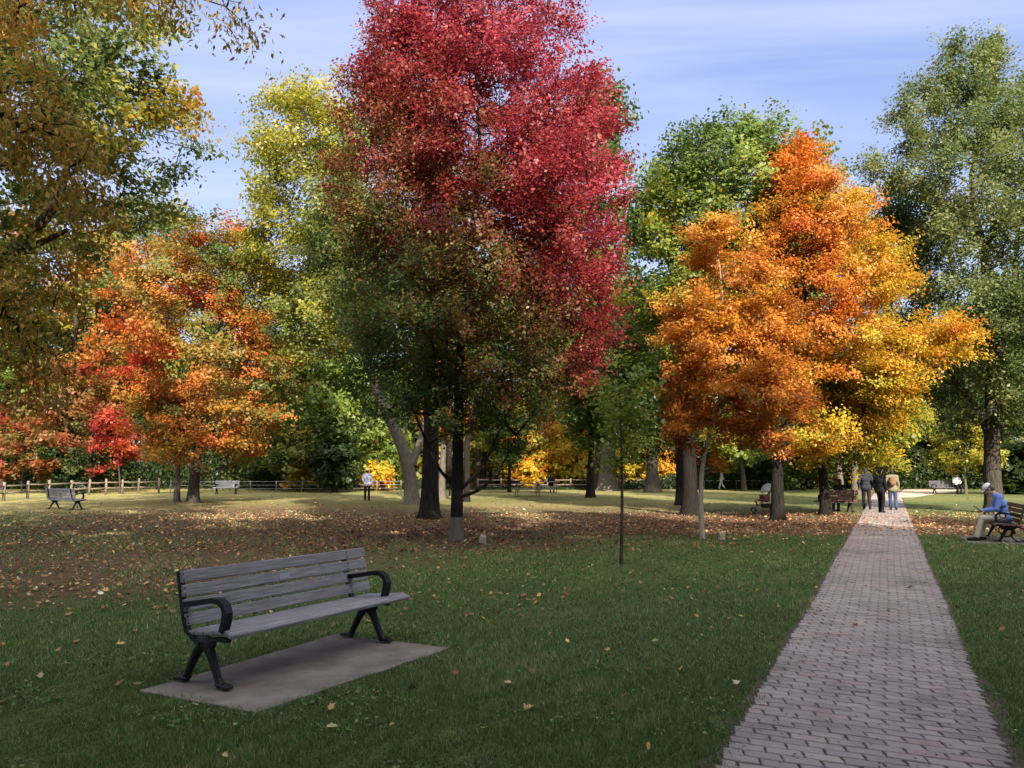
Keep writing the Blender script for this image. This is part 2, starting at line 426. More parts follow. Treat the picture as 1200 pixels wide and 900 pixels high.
    for k in range(len(nodes) - 1, -1, -1):
        if k >= fixed and cnt[k] == 0: cnt[k] = 1
        if npar[k] >= 0: cnt[npar[k]] += cnt[k]
    r0 = .011 * (tr / .2) ** .4
    brad = np.array([max(nrad[k], min(r0 * cnt[k] ** .48, tr * .55)) for k in range(len(nodes))])
    A = np.array(nodes)
    for j, st, last in bpaths:
        ids = list(range(st, last + 1)); pr = min(brad[j], brad[st] * 1.15)
        # ease the joint
        rads = np.concatenate([[pr], brad[ids]]); rads[-1] *= .6
        paths.append((A[[j] + ids], rads, 6))
    # twigs
    K = twigs
    td = rng.normal(size=(n, K, 3)) * np.array([1, 1, flat])[None, None] + dirs[:, None] * .7 + np.array([0, 0, up])[None, None] - np.array([0, 0, droop])[None, None]
    td /= np.linalg.norm(td, axis=2)[:, :, None]; tl = twig * rng.uniform(.55, 1.25, (n, K))
    for i in range(n):
        for k in range(0, K, 2):
            paths.append((np.stack([C[i], C[i] + td[i, k] * tl[i, k] * .85]), [r0 * .55, r0 * .2], 3))
    tm = link('trunk', tubes_mesh('trunk', paths), bark or BARK, root)
    # leaves
    ci = rng.integers(0, n, nleaf); ki = rng.integers(0, K, nleaf); tt = rng.uniform(.05, 1.05, nleaf) ** .7
    pos = C[ci] + td[ci, ki] * (tl[ci, ki] * tt)[:, None] + rng.normal(size=(nleaf, 3)) * (twig * spread) * np.array([.62, .62, .62 * (.35 + flat * .65)])
    if droop: pos[:, 2] -= droop * twig * rng.uniform(0, 1, nleaf) ** 1.5 * .9
    out = pos - np.stack([np.interp(pos[:, 2], ez, ec), 0 * pos[:, 2], pos[:, 2] - 1.5], 1)
    out /= np.linalg.norm(out, axis=1)[:, None] + 1e-9
    tn = rng.normal(size=(n, K, 3)) * .55
    nrm = rng.normal(size=(nleaf, 3)) * .36 + tn[ci, ki] + out * .5 + np.array([0, 0, .5])
    size = leaf * rng.uniform(.65, 1.3, nleaf)
    dr = None
    if droop: dr = rng.normal(size=(nleaf, 3)) * .45 + np.array([0, 0, -1.0]); nrm = rng.normal(size=(nleaf, 3)) + out * .6
    V = leaf_quads(rng, pos, nrm, size, dr, width)
    wp = pos + np.array(b)
    base_f = field(wp) if field else np.full(nleaf, .5)
    cl = rng.normal(0, cstd, n)
    val = np.clip(base_f + cl[ci] + rng.normal(0, lstd, nleaf) + noise3(pos, .9, seed + 5) * .10, 0, 1)
    vv = np.clip(1 + rng.normal(0, lv, nleaf), .5, 1.6)
    cm = link('crown', poly_mesh('crown', V, 4, {'rnd': val, 'val': vv}), leafm, root, smooth=False)
    if guard:
        g = MB(); hz = guard; k = 10
        gp = [(np.interp(z, tz, tx), np.interp(z, tz, ty), z) for z in np.linspace(.0, hz, 6)]
        g.tube(gp, [np.interp(z, tp[:, 2], trr) * 1.02 + .006 for z in np.linspace(.0, hz, 6)], 14, cap=False)
        g.build('trunk_guard', mat('grey plastic guard', (.10, .09, .082), .85, .35, 9, 1, stretch=(3, 3, .3)), root, True)
    return root


def ramp(ax, a, va, b_, vb):
    def f(p): return np.interp(p[:, ax], [a, b_], [va, vb])
    return f
#--SECTION2--
# ------------------------------------------------------------------ ground
rngG = np.random.default_rng(11)
VP = (1041, 548)
pl0, pr0 = G(842, 897), G(1187, 897)
pdir = Vector((ray(VP[0], 548)[0], ray(VP[0], 548)[1], 0)).normalized()     # the path's direction
pnor = Vector((pdir.y, -pdir.x, 0))                                          # to its right
pc0 = (pl0 + pr0) / 2; pc0 -= pdir * pc0.dot(pdir)
PATH_W = abs((pr0 - pl0).dot(pnor))
pad = [G(163, 812), G(300, 838), G(527, 761), G(392, 746)]                   # bench slab corners
pcx = sum((p.x for p in pad)) / 4; pcy = sum((p.y for p in pad)) / 4
# hero bench axes
b_fl, b_fr, b_rl, b_rr = G(265, 812), G(457, 755), G(207, 803), G(400, 751)
bu = ((b_fr - b_fl) + (b_rr - b_rl)).normalized(); bn = Vector((bu.y, -bu.x, 0))
bcen = (b_fl + b_fr + b_rl + b_rr) / 4


def path_off(x, y):
    """signed distance across the path from its centre line"""
    return (x - pc0.x) * pnor.x + (y - pc0.y) * pnor.y


def litter_density(x, y):
    d = 0 * x
    for cx, cy, sx, sy, a in ((-1.3, 20.8, 3.6, 3.0, 1.0), (6.2, 23.6, 3.6, 1.7, 1.5), (9.6, 23.3, 1.5, 1.7, 1.0), (12.4, 22.3, 1.6, 1.6, .75), (-7.4, 12.2, 2.6, 1.7, .95), (-12, 20, 5, 6, .45),
                              (-4.5, 15.5, 3, 2.5, .35), (-12, 33, 6, 5, .5), (9, 27, 4, 3, .5), (5, 36, 10, 6, .35), (-3, 30, 9, 5, .3), (14, 26, 4, 3, .45)):
        d = d + a * np.exp(-(((x - cx) / sx) ** 2 + ((y - cy) / sy) ** 2) * .5)
    return d


def soil_density(x, y):
    d = litter_density(x, y)
    for cx, cy, sx, sy, a in ((-9, 23, 7, 5.5, .36), (-9, 15, 4, 2.5, .22), (0, 28, 8, 3, .30), (8, 29, 6, 2.5, .25)):
        d = d + a * np.exp(-(((x - cx) / sx) ** 2 + ((y - cy) / sy) ** 2) * .5)
    return d


def dryness(x, y):
    p = np.stack([x, y, 0 * x], -1).reshape(-1, 3)
    n = noise3(p, .35, 3).reshape(x.shape)
    left = np.clip((9 - x + (y - 20) * .25) / 6, 0, 1)
    return np.clip((y - 24) / 10, 0, 1) * np.clip(.72 + .3 * n, .1, 1) * (.35 + .65 * left) * np.clip((74 - y) / 10, .3, 1)


# one sheet out to the horizon, fine near the camera
nr, na = 150, 200
rads = np.concatenate([np.geomspace(.8, 90, nr - 8), np.geomspace(110, 1800, 8)]); angs = np.linspace(0, 2 * PI, na, endpoint=False)
rr_, aa_ = np.meshgrid(rads, angs, indexing='ij')
gx, gy = rr_ * np.sin(aa_), rr_ * np.cos(aa_)
gz = np.clip((rr_ - 60) / 100, 0, 0) - .0
gv = np.concatenate([[[0, 0, 0]], np.stack([gx, gy, gz], -1).reshape(-1, 3)])
i = np.arange(nr - 1)[:, None]; j = np.arange(na)[None, :]
gq = np.stack([1 + i * na + j, 1 + i * na + (j + 1) % na, 1 + (i + 1) * na + (j + 1) % na, 1 + (i + 1) * na + j], -1).reshape(-1, 4)
gt = [(0, 1 + (k + 1) % na, 1 + k) for k in range(na)]
me = bpy.data.meshes.new('lawn'); me.from_pydata(gv.tolist(), [], gt + [tuple(q)[::-1] for q in gq.tolist()])
for an, fn in (('lit', soil_density), ('dry', dryness)):
    a = me.attributes.new(an, 'FLOAT', 'POINT'); a.data.foreach_set('value', np.asarray(fn(gv[:, 0], gv[:, 1]), dtype=np.float32))
gm = bpy.data.materials.new('lawn soil and turf'); gm.use_nodes = True; t = gm.node_tree; bs = t.nodes['Principled BSDF']; bs.inputs['Roughness'].default_value = .95; bs.inputs['Specular IOR Level'].default_value = .05
c = N(t, 'ShaderNodeTexCoord')
def nz(scale, detail=5, rough=.6):
    n = N(t, 'ShaderNodeTexNoise', ins={'Scale': scale, 'Detail': detail, 'Roughness': rough}); t.links.new(c.outputs['Object'], n.inputs['Vector']); return n
def rampn(src, stops):
    r = N(t, 'ShaderNodeValToRGB')
    while len(r.color_ramp.elements) < len(stops): r.color_ramp.elements.new(.5)
    for e, (p, col) in zip(r.color_ramp.elements, stops): e.position = p; e.color = (*col, 1)
    t.links.new(src, r.inputs[0]); return r
def mixn(f, a, b_):
    m = N(t, 'ShaderNodeMix', data_type='RGBA'); t.links.new(f, m.inputs[0]); t.links.new(a, m.inputs[6]); t.links.new(b_, m.inputs[7]); return m
fine = nz(34, 6, .75); mid = nz(2.2, 5); big = nz(.35, 4)
green = rampn(fine.outputs[0], [(.3, (.028, .036, .015)), (.5, (.075, .098, .034)), (.72, (.15, .16, .07))])
dry = rampn(fine.outputs[0], [(.3, (.15, .135, .045)), (.52, (.30, .26, .10)), (.72, (.44, .37, .17))])
soil = rampn(fine.outputs[0], [(.3, (.045, .030, .020)), (.5, (.105, .070, .044)), (.62, (.18, .115, .065)), (.74, (.32, .23, .12))])
def attr_mask(name, noise, k, w):
    a = N(t, 'ShaderNodeAttribute', attribute_name=name)
    ad = N(t, 'ShaderNodeMath', operation='MULTIPLY_ADD', ins={1: w, 2: -w * .5}); t.links.new(noise.outputs[0], ad.inputs[0])
    su = N(t, 'ShaderNodeMath', operation='ADD'); t.links.new(a.outputs['Fac'], su.inputs[0]); t.links.new(ad.outputs[0], su.inputs[1])
    mr = N(t, 'ShaderNodeMapRange', ins={1: k[0], 2: k[1]}); t.links.new(su.outputs[0], mr.inputs[0]); return mr
m1 = attr_mask('dry', mid, (.15, .85), .9); m2 = attr_mask('lit', mid, (.25, .95), .9)
g1 = mixn(m1.outputs[0], green.outputs[0], dry.outputs[0]); spot = nz(1.1, 6, .68); worn = rampn(fine.outputs[0], [(.3, (.10, .07, .045)), (.7, (.24, .17, .11))])
sm = N(t, 'ShaderNodeMapRange', ins={1: .50, 2: .62}); t.links.new(spot.outputs[0], sm.inputs[0])
sm2 = N(t, 'ShaderNodeMath', operation='MULTIPLY'); t.links.new(sm.outputs[0], sm2.inputs[0]); t.links.new(m1.outputs[0], sm2.inputs[1])
lush = rampn(fine.outputs[0], [(.3, (.05, .075, .022)), (.7, (.15, .18, .06))]); sm3 = N(t, 'ShaderNodeMapRange', ins={1: .47, 2: .36}); t.links.new(spot.outputs[0], sm3.inputs[0])
g1 = mixn(sm2.outputs[0], g1.outputs[2], worn.outputs[0]); g1 = mixn(sm3.outputs[0], g1.outputs[2], lush.outputs[0])
g2 = mixn(m2.outputs[0], g1.outputs[2], soil.outputs[0])
t.links.new(g2.outputs[2], bs.inputs['Base Color'])
bp = N(t, 'ShaderNodeBump', ins={'Strength': .9, 'Distance': .03}); t.links.new(fine.outputs[0], bp.inputs['Height']); t.links.new(bp.outputs[0], bs.inputs['Normal'])
tag(link('lawn', me, gm), kind='structure')

# ------------------------------------------------------------------ path of interlocking pavers
rng = np.random.default_rng(5)
bev, rowd = .004, .1085
ncol = 7; plen = PATH_W / ncol
V, Fc, rn = [], [], []
s0, s1 = 1.2, 62.0
nrow = int((s1 - s0) / rowd)
for r in range(nrow):
    s = s0 + r * rowd
    far = s > 30
    off = (r % 2) * .5
    wob = .012 * math.sin(s * .7)
    for q in range(ncol + 1):
        a0 = (q - off) * plen - PATH_W / 2; a1 = a0 + plen
        if a0 < -PATH_W / 2 - .001: a0 = -PATH_W / 2 + rng.uniform(-.02, .02)
        if a1 > PATH_W / 2 + .001: a1 = PATH_W / 2 + rng.uniform(-.02, .02)
        if a1 - a0 < .05: continue
        g = .0035 + rng.uniform(0, .003) + (rng.uniform() < .12) * .004; sl = .013 + rng.uniform(-.003, .006)
        dz = rng.normal(0, .0014); tx, ty = rng.normal(0, .004, 2); js = rng.normal(0, .0015)
        lo = [(a0 + g - sl, rowd - g), (a0 + g + .004, rowd * .5 + .006), (a0 + g - .002, rowd * .5 - .006), (a0 + g + sl, g)]
        hi = [(a1 - g + sl, g), (a1 - g - .002 + .004, rowd * .5 - .006), (a1 - g - .004 + .0, rowd * .5 + .006), (a1 - g - sl, rowd - g)]
        poly = [(lo[3]), hi[0], hi[1], hi[2], hi[3], lo[0], lo[1], lo[2]]
        cxp = (a0 + a1) / 2; cyp = rowd / 2; base = len(V); k = len(poly)
        for ring, (sc_, z) in enumerate(((1, -.02), (1, .012), (None, .018))):
            for (px, py) in poly:
                if sc_ is None:
                    px2 = px + (-bev if px > cxp else bev) * 1.2; py2 = py + (-bev if py > cyp else bev); zz = z + dz + (px - cxp) * tx + (py - cyp) * ty
                else: px2, py2, zz = px, py, z + (dz if z > 0 else 0)
                w = pc0 + pnor * (px2 + wob) + pdir * (s + py2 + js); V.append((w.x, w.y, zz))
        for ring in range(2):
            for e in range(k):
                Fc.append((base + ring * k + e, base + ring * k + (e + 1) % k, base + (ring + 1) * k + (e + 1) % k, base + (ring + 1) * k + e))
        Fc.append(tuple(base + 2 * k + e for e in range(k)))
        rn += [rng.uniform(0, 1)] * (3 * k)
me = bpy.data.meshes.new('path'); me.from_pydata(V, [], Fc)
a = me.attributes.new('rnd', 'FLOAT', 'POINT'); a.data.foreach_set('value', np.array(rn, dtype=np.float32))
pm = bpy.data.materials.new('concrete pavers'); pm.use_nodes = True; t = pm.node_tree; bs = t.nodes['Principled BSDF']; bs.inputs['Roughness'].default_value = .82; bs.inputs['Specular IOR Level'].default_value = .25
c = N(t, 'ShaderNodeTexCoord'); a = N(t, 'ShaderNodeAttribute', attribute_name='rnd')
pr = rampn(a.outputs['Fac'], [(0, (.235, .203, .195)), (.45, (.27, .234, .225)), (.8, (.30, .263, .25)), (.93, (.295, .222, .21)), (1, (.33, .28, .255))])
st = nz(3.0, 6, .7); grain = nz(260, 3, .6); patch = nz(.7, 4, .6)
sr = rampn(st.outputs[0], [(.3, (.70, .69, .68)), (.5, (1, 1, 1)), (.75, (1.12, 1.1, 1.08))])
gr = rampn(grain.outputs[0], [(.3, (.78, .78, .78)), (.7, (1.15, 1.15, 1.15))])
pa = rampn(patch.outputs[0], [(.32, (.70, .69, .65)), (.5, (.97, .96, .95)), (.66, (1.08, 1.06, 1.06))])
def mul(a_, b_):
    m = N(t, 'ShaderNodeMix', data_type='RGBA', blend_type='MULTIPLY'); m.inputs[0].default_value = 1; t.links.new(a_, m.inputs[6]); t.links.new(b_, m.inputs[7]); return m.outputs[2]
t.links.new(mul(mul(mul(pr.outputs[0], sr.outputs[0]), gr.outputs[0]), pa.outputs[0]), bs.inputs['Base Color'])
bp = N(t, 'ShaderNodeBump', ins={'Strength': .35, 'Distance': .004}); t.links.new(grain.outputs[0], bp.inputs['Height']); t.links.new(bp.outputs[0], bs.inputs['Normal'])
tag(link('path', me, pm, smooth=False), kind='structure')
# dark joint sand under the pavers, ragged soil along the edges
V, Fc = [], []
ks = np.arange(s0 - .1, s1, .12); rg = np.random.default_rng(8)
el = noise3(np.stack([ks, 0 * ks, 0 * ks], 1), 2.6, 21) * .03 + rg.normal(0, .018, len(ks)); er_ = noise3(np.stack([ks, 0 * ks, 0 * ks], 1), 2.2, 22) * .05 + rg.normal(0, .02, len(ks))
wide = .06 + .16 * np.clip((7 - ks) / 3, 0, 1)
for k, s in enumerate(ks):
    wob = .012 * math.sin(s * .7)
    for o in (-PATH_W / 2 - .05 + el[k], PATH_W / 2 + wide[k] + er_[k]):
        w = pc0 + pnor * (o + wob) + pdir * s; V.append((w.x, w.y, .005))
    if k: Fc.append((2 * k - 2, 2 * k - 1, 2 * k + 1, 2 * k))
me = bpy.data.meshes.new('path_bed'); me.from_pydata(V, [], Fc)
tag(link('path_bed_ground', me, mat('joint sand and soil', (.13, .095, .07), .95, scale=30, bump=1, col2=(.05, .036, .027)), smooth=False), kind='structure')
# crossing dirt track far back and the open paving where the path ends
tm_ = mat('pale trodden earth', (.42, .33, .26), .95, .2, 3)
mb = MB()
e = pc0 + pdir * 58
mb.add([G(1046, 583), G(1070, 583), G(1130, 574), G(1060, 573.2)], [(0, 1, 2, 3)]); 
for v in range(len(mb.v)): mb.v[v] = (mb.v[v][0], mb.v[v][1], .006)
tag(mb.build('far_path', tm_), kind='structure')

# concrete slabs
CONC = mat('stained concrete', (.215, .185, .165), .9, .25, 2.6, .25, col2=(.095, .078, .068))
def slab(corners, label, h=.02):
    mb = MB(); k = len(corners); n = 10
    ring = []
    for a_, b_ in zip(corners, corners[1:] + corners[:1]):
        for q in range(n): ring.append(a_.lerp(b_, q / n))
    cc = sum(ring, Vector()) / len(ring); rg = random.Random(4); m = len(ring)
    jit = [Vector((rg.gauss(0, .008), rg.gauss(0, .008), 0)) for _ in ring]
    lo = [p + j_ + Vector((0, 0, -.05)) for p, j_ in zip(ring, jit)]; mi = [p + j_ + Vector((0, 0, h - .006)) for p, j_ in zip(ring, jit)]; hi = [p + j_ + (cc - p).normalized() * .008 + Vector((0, 0, h)) for p, j_ in zip(ring, jit)]
    mb.add(lo + mi + hi, [(i, (i + 1) % m, m + (i + 1) % m, m + i) for i in range(m)] + [(m + i, m + (i + 1) % m, 2 * m + (i + 1) % m, 2 * m + i) for i in range(m)] + [tuple(range(2 * m, 3 * m))])
    return tag(mb.build('concrete_slab_ground', CONC), kind='structure')
slab(pad, '')

# ------------------------------------------------------------------ grass blades and fallen leaves
PADN = [(pad[i], pad[(i + 1) % 4]) for i in range(4)]
def in_pad(x, y, m=0.0):
    ins = np.ones(x.shape, bool)
    for a_, b_ in PADN:
        dx, dy = b_.x - a_.x, b_.y - a_.y; L = math.hypot(dx, dy)
        sd_ = (dx * (y - a_.y) - dy * (x - a_.x)) / L
        ins &= sd_ > -m
    return ins
ctr = in_pad(np.array([pcx]), np.array([pcy]))[0]
assert ctr
def scatter(rng, y0, y1, n, margin=1.2):
    """points on the ground inside the view wedge (with a margin)"""
    y = np.sqrt(rng.uniform(y0 * y0, y1 * y1, n)); x = rng.uniform(-.76, .76, n) * y + rng.uniform(-margin, margin, n)
    return x, y
def blades(rng, y0, y1, n, h, w):
    x, y = scatter(rng, y0, y1, n)
    po = np.abs(path_off(x, y)); lit = soil_density(x, y); dr = dryness(x, y)
    pp = np.stack([x, y, 0 * x], 1)
    clump = noise3(pp, 7.0, 31) * .6 + noise3(pp, 17.0, 33) * .6; clump2 = noise3(pp, 1.3, 32)
    keep = (po > PATH_W / 2 - .02 + rng.normal(0, .045, n) + np.where(path_off(x, y) > 0, .10 * np.clip((7 - y) / 3, 0, 1), 0)) & ~in_pad(x, y, -np.abs(rng.normal(0, .045, n)))
    keep &= rng.uniform(0, 1, n) < np.clip(1.0 - lit * .8 + clump * .45 + clump2 * .2, .05, 1)
    x, y, clump, clump2, dr, lit = [q[keep] for q in (x, y, clump, clump2, dr, lit)]; n = len(x)
    a_ = rng.uniform(0, 2 * PI, n); ln = rng.uniform(.1, .9, n)
    hh = h * rng.uniform(.45, 1.25, n) * (1 + .3 * clump2 + .35 * clump); ww = w * rng.uniform(.7, 1.4, n)
    b_ = rng.uniform(0, 2 * PI, n)
    V = np.empty((n, 3, 3))
    V[:, 0] = np.stack([x - np.cos(b_) * ww, y - np.sin(b_) * ww, 0 * x - .003], 1); V[:, 1] = np.stack([x + np.cos(b_) * ww, y + np.sin(b_) * ww, 0 * x - .003], 1)
    V[:, 2] = np.stack([x + np.cos(a_) * hh * ln, y + np.sin(a_) * hh * ln, hh], 1)
    val = np.clip(.40 + clump * .16 + clump2 * .14 + rng.normal(0, .19, n) + dr * .6 + lit * .12 + (rng.uniform(0, 1, n) < .06) * .5, 0, 1)
    return V.reshape(-1, 3), val, np.clip(1 + rng.normal(0, .2, n), .5, 1.6)
rg = np.random.default_rng(101)
def clover(rng, n):
    x, y = scatter(rng, 3.6, 14, n); pp = np.stack([x, y, 0 * x], 1)
    k = (noise3(pp, 2.2, 91) + .5 * noise3(pp, 6, 92) > .62) & (np.abs(path_off(x, y)) > PATH_W / 2 + .05) & ~in_pad(x, y, .03)
    pp = pp[k]; m = len(pp); pp[:, 2] = rng.uniform(.008, .03, m)
    V = leaf_quads(rng, pp, rng.normal(size=(m, 3)) * .35 + np.array([0, 0, 1.]), rng.uniform(.014, .036, m), None, .85)
    return V, np.clip(.25 + rng.normal(0, .14, m) + (rng.uniform(0, 1, m) < .06) * .6, 0, 1), np.clip(1 + rng.normal(0, .2, m), .5, 1.6)
cl_ = clover(rg, 90000)
parts = [blades(rg, 3.6, 7, 210000, .034, .0036), blades(rg, 7, 12, 190000, .036, .0055), blades(rg, 12, 20, 140000, .038, .009), blades(rg, 20, 32, 80000, .036, .016)]
nb = sum(len(p[1]) for p in parts); parts.append(cl_)
me = poly_mesh('grass', np.concatenate([p[0] for p in parts]), np.concatenate([np.full(nb, 3), np.full(len(cl_[1]), 4)]), {'rnd': np.concatenate([p[1] for p in parts]), 'val': np.concatenate([p[2] for p in parts])})
tag(link('grass', me, LEAF['grass'], smooth=False), 'short green autumn lawn grass covering the park', 'grass', kind='stuff')

def litter(rng, y0, y1, n, base, size, lobed=False):
    x, y = scatter(rng, y0, y1, n)
    d = litter_density(x, y) * 1.0 + base; po = np.abs(path_off(x, y))
    on_path = po < PATH_W / 2
    keep = rng.uniform(0, 1.6, n) < d * np.where(on_path, np.where(y < 18, .25, .3), 1) * np.where(in_pad(x, y), .25, 1)
    x, y, on_path = x[keep], y[keep], on_path[keep]; n = len(x)
    sz = size * rng.uniform(.5, 1.45, n)
    z = np.where(on_path, .028, .022) + rng.uniform(0, .02, n) * ~on_path; z = np.where(in_pad(x, y), .03, z)
    nrm = rng.normal(size=(n, 3)) * .38 + np.array([0, 0, 1.])
    f = .40 + .16 * noise3(np.stack([x, y, 0 * x], 1), .5, 66) + rng.normal(0, .24, n)
    f = f - .30 * np.exp(-(((x + 1.3) / 4) ** 2 + ((y - 20) / 3.5) ** 2) * .5)
    f = np.where(on_path & (y < 12), f - .35, f)
    c3 = np.stack([x, y, z], 1); va = np.clip(1 + rng.normal(0, .2, n), .5, 1.5)
    if not lobed: return leaf_quads(rng, c3, nrm, sz, None, .8), np.clip(f, 0, 1), va, np.full(n, 4)
    # lobed, curled maple leaves near the viewer
    base = np.array([(0, -.62), (.035, -.3), (.30, -.34), (.24, -.12), (.50, .02), (.30, .12), (.24, .34), (.10, .28), (0, .56), (-.10, .28), (-.24, .34), (-.30, .12), (-.50, .02), (-.24, -.12), (-.30, -.34), (-.035, -.3)])
    nrm /= np.linalg.norm(nrm, axis=1)[:, None]; d = rng.normal(size=(n, 3)); d -= nrm * np.sum(d * nrm, 1)[:, None]; d /= np.linalg.norm(d, axis=1)[:, None]; s_ = np.cross(nrm, d)
    wd = rng.uniform(.45, 1.05, n)[:, None, None]; cu = rng.uniform(-.1, .55, (n, 1)); cv = rng.uniform(-.2, .5, (n, 1))
    bx, by = base[None, :, 0] + rng.normal(0, .03, (n, 16)), base[None, :, 1] + rng.normal(0, .03, (n, 16))
    hz = (cu * bx ** 2 * 2 + cv * by ** 2 * 1.3)[:, :, None]
    V = c3[:, None] + sz[:, None, None] * (s_[:, None] * bx[:, :, None] * wd + d[:, None] * by[:, :, None] + nrm[:, None] * hz)
    V[:, :, 2] = np.maximum(V[:, :, 2], .008)
    return V.reshape(-1, 3), np.clip(f, 0, 1), va, np.full(n, 16)
rg = np.random.default_rng(202)
parts = [litter(rg, 3.8, 12, 3400, .10, .082, True), litter(rg, 9, 18, 14500, .04, .052), litter(rg, 16, 30, 42000, .015, .07), litter(rg, 30, 55, 6000, .05, .10)]
s_ = rg.uniform(3.5, 20, 1500) ** 1.0; o_ = rg.uniform(-.5, .5, 1500); o_ = np.sign(o_) * np.abs(o_ * 2) ** .6 * PATH_W / 2
q_ = np.stack([pc0.x + pnor.x * o_ + pdir.x * s_, pc0.y + pnor.y * o_ + pdir.y * s_, np.full(1500, .0225)], 1)
parts.append((leaf_quads(rg, q_, rg.normal(size=(1500, 3)) * .12 + np.array([0, 0, 1.]), rg.uniform(.008, .03, 1500) * (1 + (rg.uniform(0, 1, 1500) < .03)), None, .6), np.clip(rg.normal(.1, .2, 1500), 0, 1), np.full(1500, .7), np.full(1500, 4)))
me = poly_mesh('fallen_leaves', np.concatenate([p[0] for p in parts]), np.concatenate([p[3] for p in parts]), {'rnd': np.concatenate([p[1] for p in parts]), 'val': np.concatenate([p[2] for p in parts])})
tag(link('fallen_leaves', me, LEAF['litter'], smooth=False), 'dry orange and brown fallen leaves scattered over the lawn', 'fallen leaves', kind='stuff')
#--SECTION3--
# ------------------------------------------------------------------ the main trees
def wx(a, va, b_, vb): return lambda p: np.interp(p[:, 0], [a, b_], [va, vb])
def wz(a, va, b_, vb): return lambda p: np.interp(p[:, 2], [a, b_], [va, vb])
def const(v): return lambda p: np.full(len(p), v)

def f_red(p):
    x, z = p[:, 0] - G(535, 632).x, p[:, 2]
    return np.clip(.38 + (z - 6.2) * .080 + x * .075 + (np.hypot(x, p[:, 1] - G(535, 632).y) - 2) * .03, .03, .88)
tree('maple_tree', 'tall crimson red maple with a green underside and a grey guard round its trunk', (535, 634),
     [(-60, 500, 570), (-20, 440, 650), (30, 415, 690), (80, 395, 715), (150, 385, 740), (250, 380, 752), (330, 380, 750), (400, 385, 735), (455, 395, 712), (485, 420, 690), (508, 455, 650)],
     LEAF['scarlet'], BARK_DARK, nclus=760, nleaf=230000, leaf=.076, tr=.15, seed=3, field=f_red, twig=.66, flat=.7, up=.6, shell=.6, guard=.55, cstd=.085, gaps=.0, lstd=.06,
     limbs=[([(538, 575), (556, 558), (576, 530), (590, 490)], .05, .02, -.6), ([(534, 570), (515, 552), (500, 520), (485, 480)], .05, .02, .5), ([(538, 583), (565, 574), (590, 545), (605, 510)], .045, .015, .6)])
tree('oak_tree', 'large dark trunked tree with a wide flaring base standing just behind the red maple', (503, 608),
     [(90, 420, 480), (160, 380, 540), (250, 350, 570), (330, 350, 590), (390, 380, 590), (420, 420, 560)], LEAF['oak'], BARK_DARK, nclus=170, nleaf=48000, leaf=.125, tr=.31, seed=5, field=const(.47), twig=1.0, gaps=.4)
tree('locust_tree', 'tall yellow green tree with a pale trunk forking low into two limbs', (483, 591),
     [(92, 335, 400), (130, 288, 425), (200, 272, 440), (300, 285, 450), (370, 310, 450), (420, 330, 450)], LEAF['lemon'], BARK_PALE, nclus=190, nleaf=46000, leaf=.155, tr=.33, seed=8,
     field=lambda p: np.clip(.42 + (p[:, 2] - 10) * .024, .2, .66), twig=1.3, flat=.5, gaps=.35, trunk=[(482, 560), (478, 535), (462, 500), (440, 455), (425, 400), (400, 300), (370, 180)],
     limbs=[([(482, 545), (492, 520), (502, 480), (515, 400), (500, 300)], .20, .05, 1.5), ([(432, 425), (425, 370), (430, 320), (440, 280)], .16, .05, -1)])
def f_flame(p):
    b0 = G(225, 590); return np.clip(.44 - (p[:, 0] - b0.x) * .050 - np.maximum(p[:, 2] - 9, 0) * .03 + noise3(p, .55, 7) * .17, .1, .92)
tree('maple_tree', 'spreading orange red maple with a forked grey trunk in front of the rail fence', (226, 589),
     [(256, 220, 270), (285, 170, 315), (345, 130, 345), (415, 115, 362), (480, 125, 362), (520, 150, 340), (545, 185, 300)], LEAF['flame'], BARK, nclus=230, nleaf=64000, leaf=.155, tr=.27, seed=12, field=f_flame, twig=1.2, flat=.35, up=.1, cstd=.15, gaps=.25)
tree('sapling', 'slim pale twin trunk growing beside the orange red maple', (207, 588),
     [(470, 190, 225), (500, 180, 235), (530, 190, 225)], LEAF['russet'], BARK_PALE, nclus=26, nleaf=3200, leaf=.17, tr=.17, seed=13, twig=.8)
tree('linden_tree', 'broad dark green tree on a thick black trunk behind the young orange maple', (809, 604),
     [(168, 800, 900), (185, 768, 955), (215, 748, 982), (260, 735, 985), (340, 735, 960), (400, 745, 940), (440, 760, 900)],
     LEAF['green'], BARK_DARK, nclus=260, nleaf=78000, leaf=.14, tr=.29, seed=15, field=lambda p: np.clip(.66 + noise3(p, .5, 4) * .16, 0, 1), twig=1.05, up=.3, cstd=.13, gaps=.15)
tree('linden_tree', 'thick trunk dappled with light pressed close behind the black trunked tree', (797, 592),
     [(330, 700, 840), (420, 690, 850), (500, 720, 840)], LEAF['green'], BARK_DARK, nclus=60, nleaf=11000, leaf=.2, tr=.21, seed=16, field=const(.45), twig=1.1)
tree('maple_tree', 'young orange maple with a slim pale trunk at the edge of the leaf litter', (823, 632),
     [(268, 805, 880), (300, 778, 912), (350, 768, 935), (420, 764, 952), (480, 772, 950), (520, 785, 925), (548, 800, 880)],
     LEAF['orange'], BARK_LIGHT, nclus=220, nleaf=74000, leaf=.074, tr=.066, seed=18, field=lambda p: np.clip(.66 - (p[:, 2] - 3.5) * .085 + noise3(p, .9, 8) * .14, .12, .96), twig=.55, flat=.4, up=.15, cstd=.13, gaps=.3)
def f_gold(p):
    b0 = G(912, 609); return np.clip(.60 + (p[:, 2] - 5.5) * .05 + noise3(p, .7, 9) * .15, .2, .9)
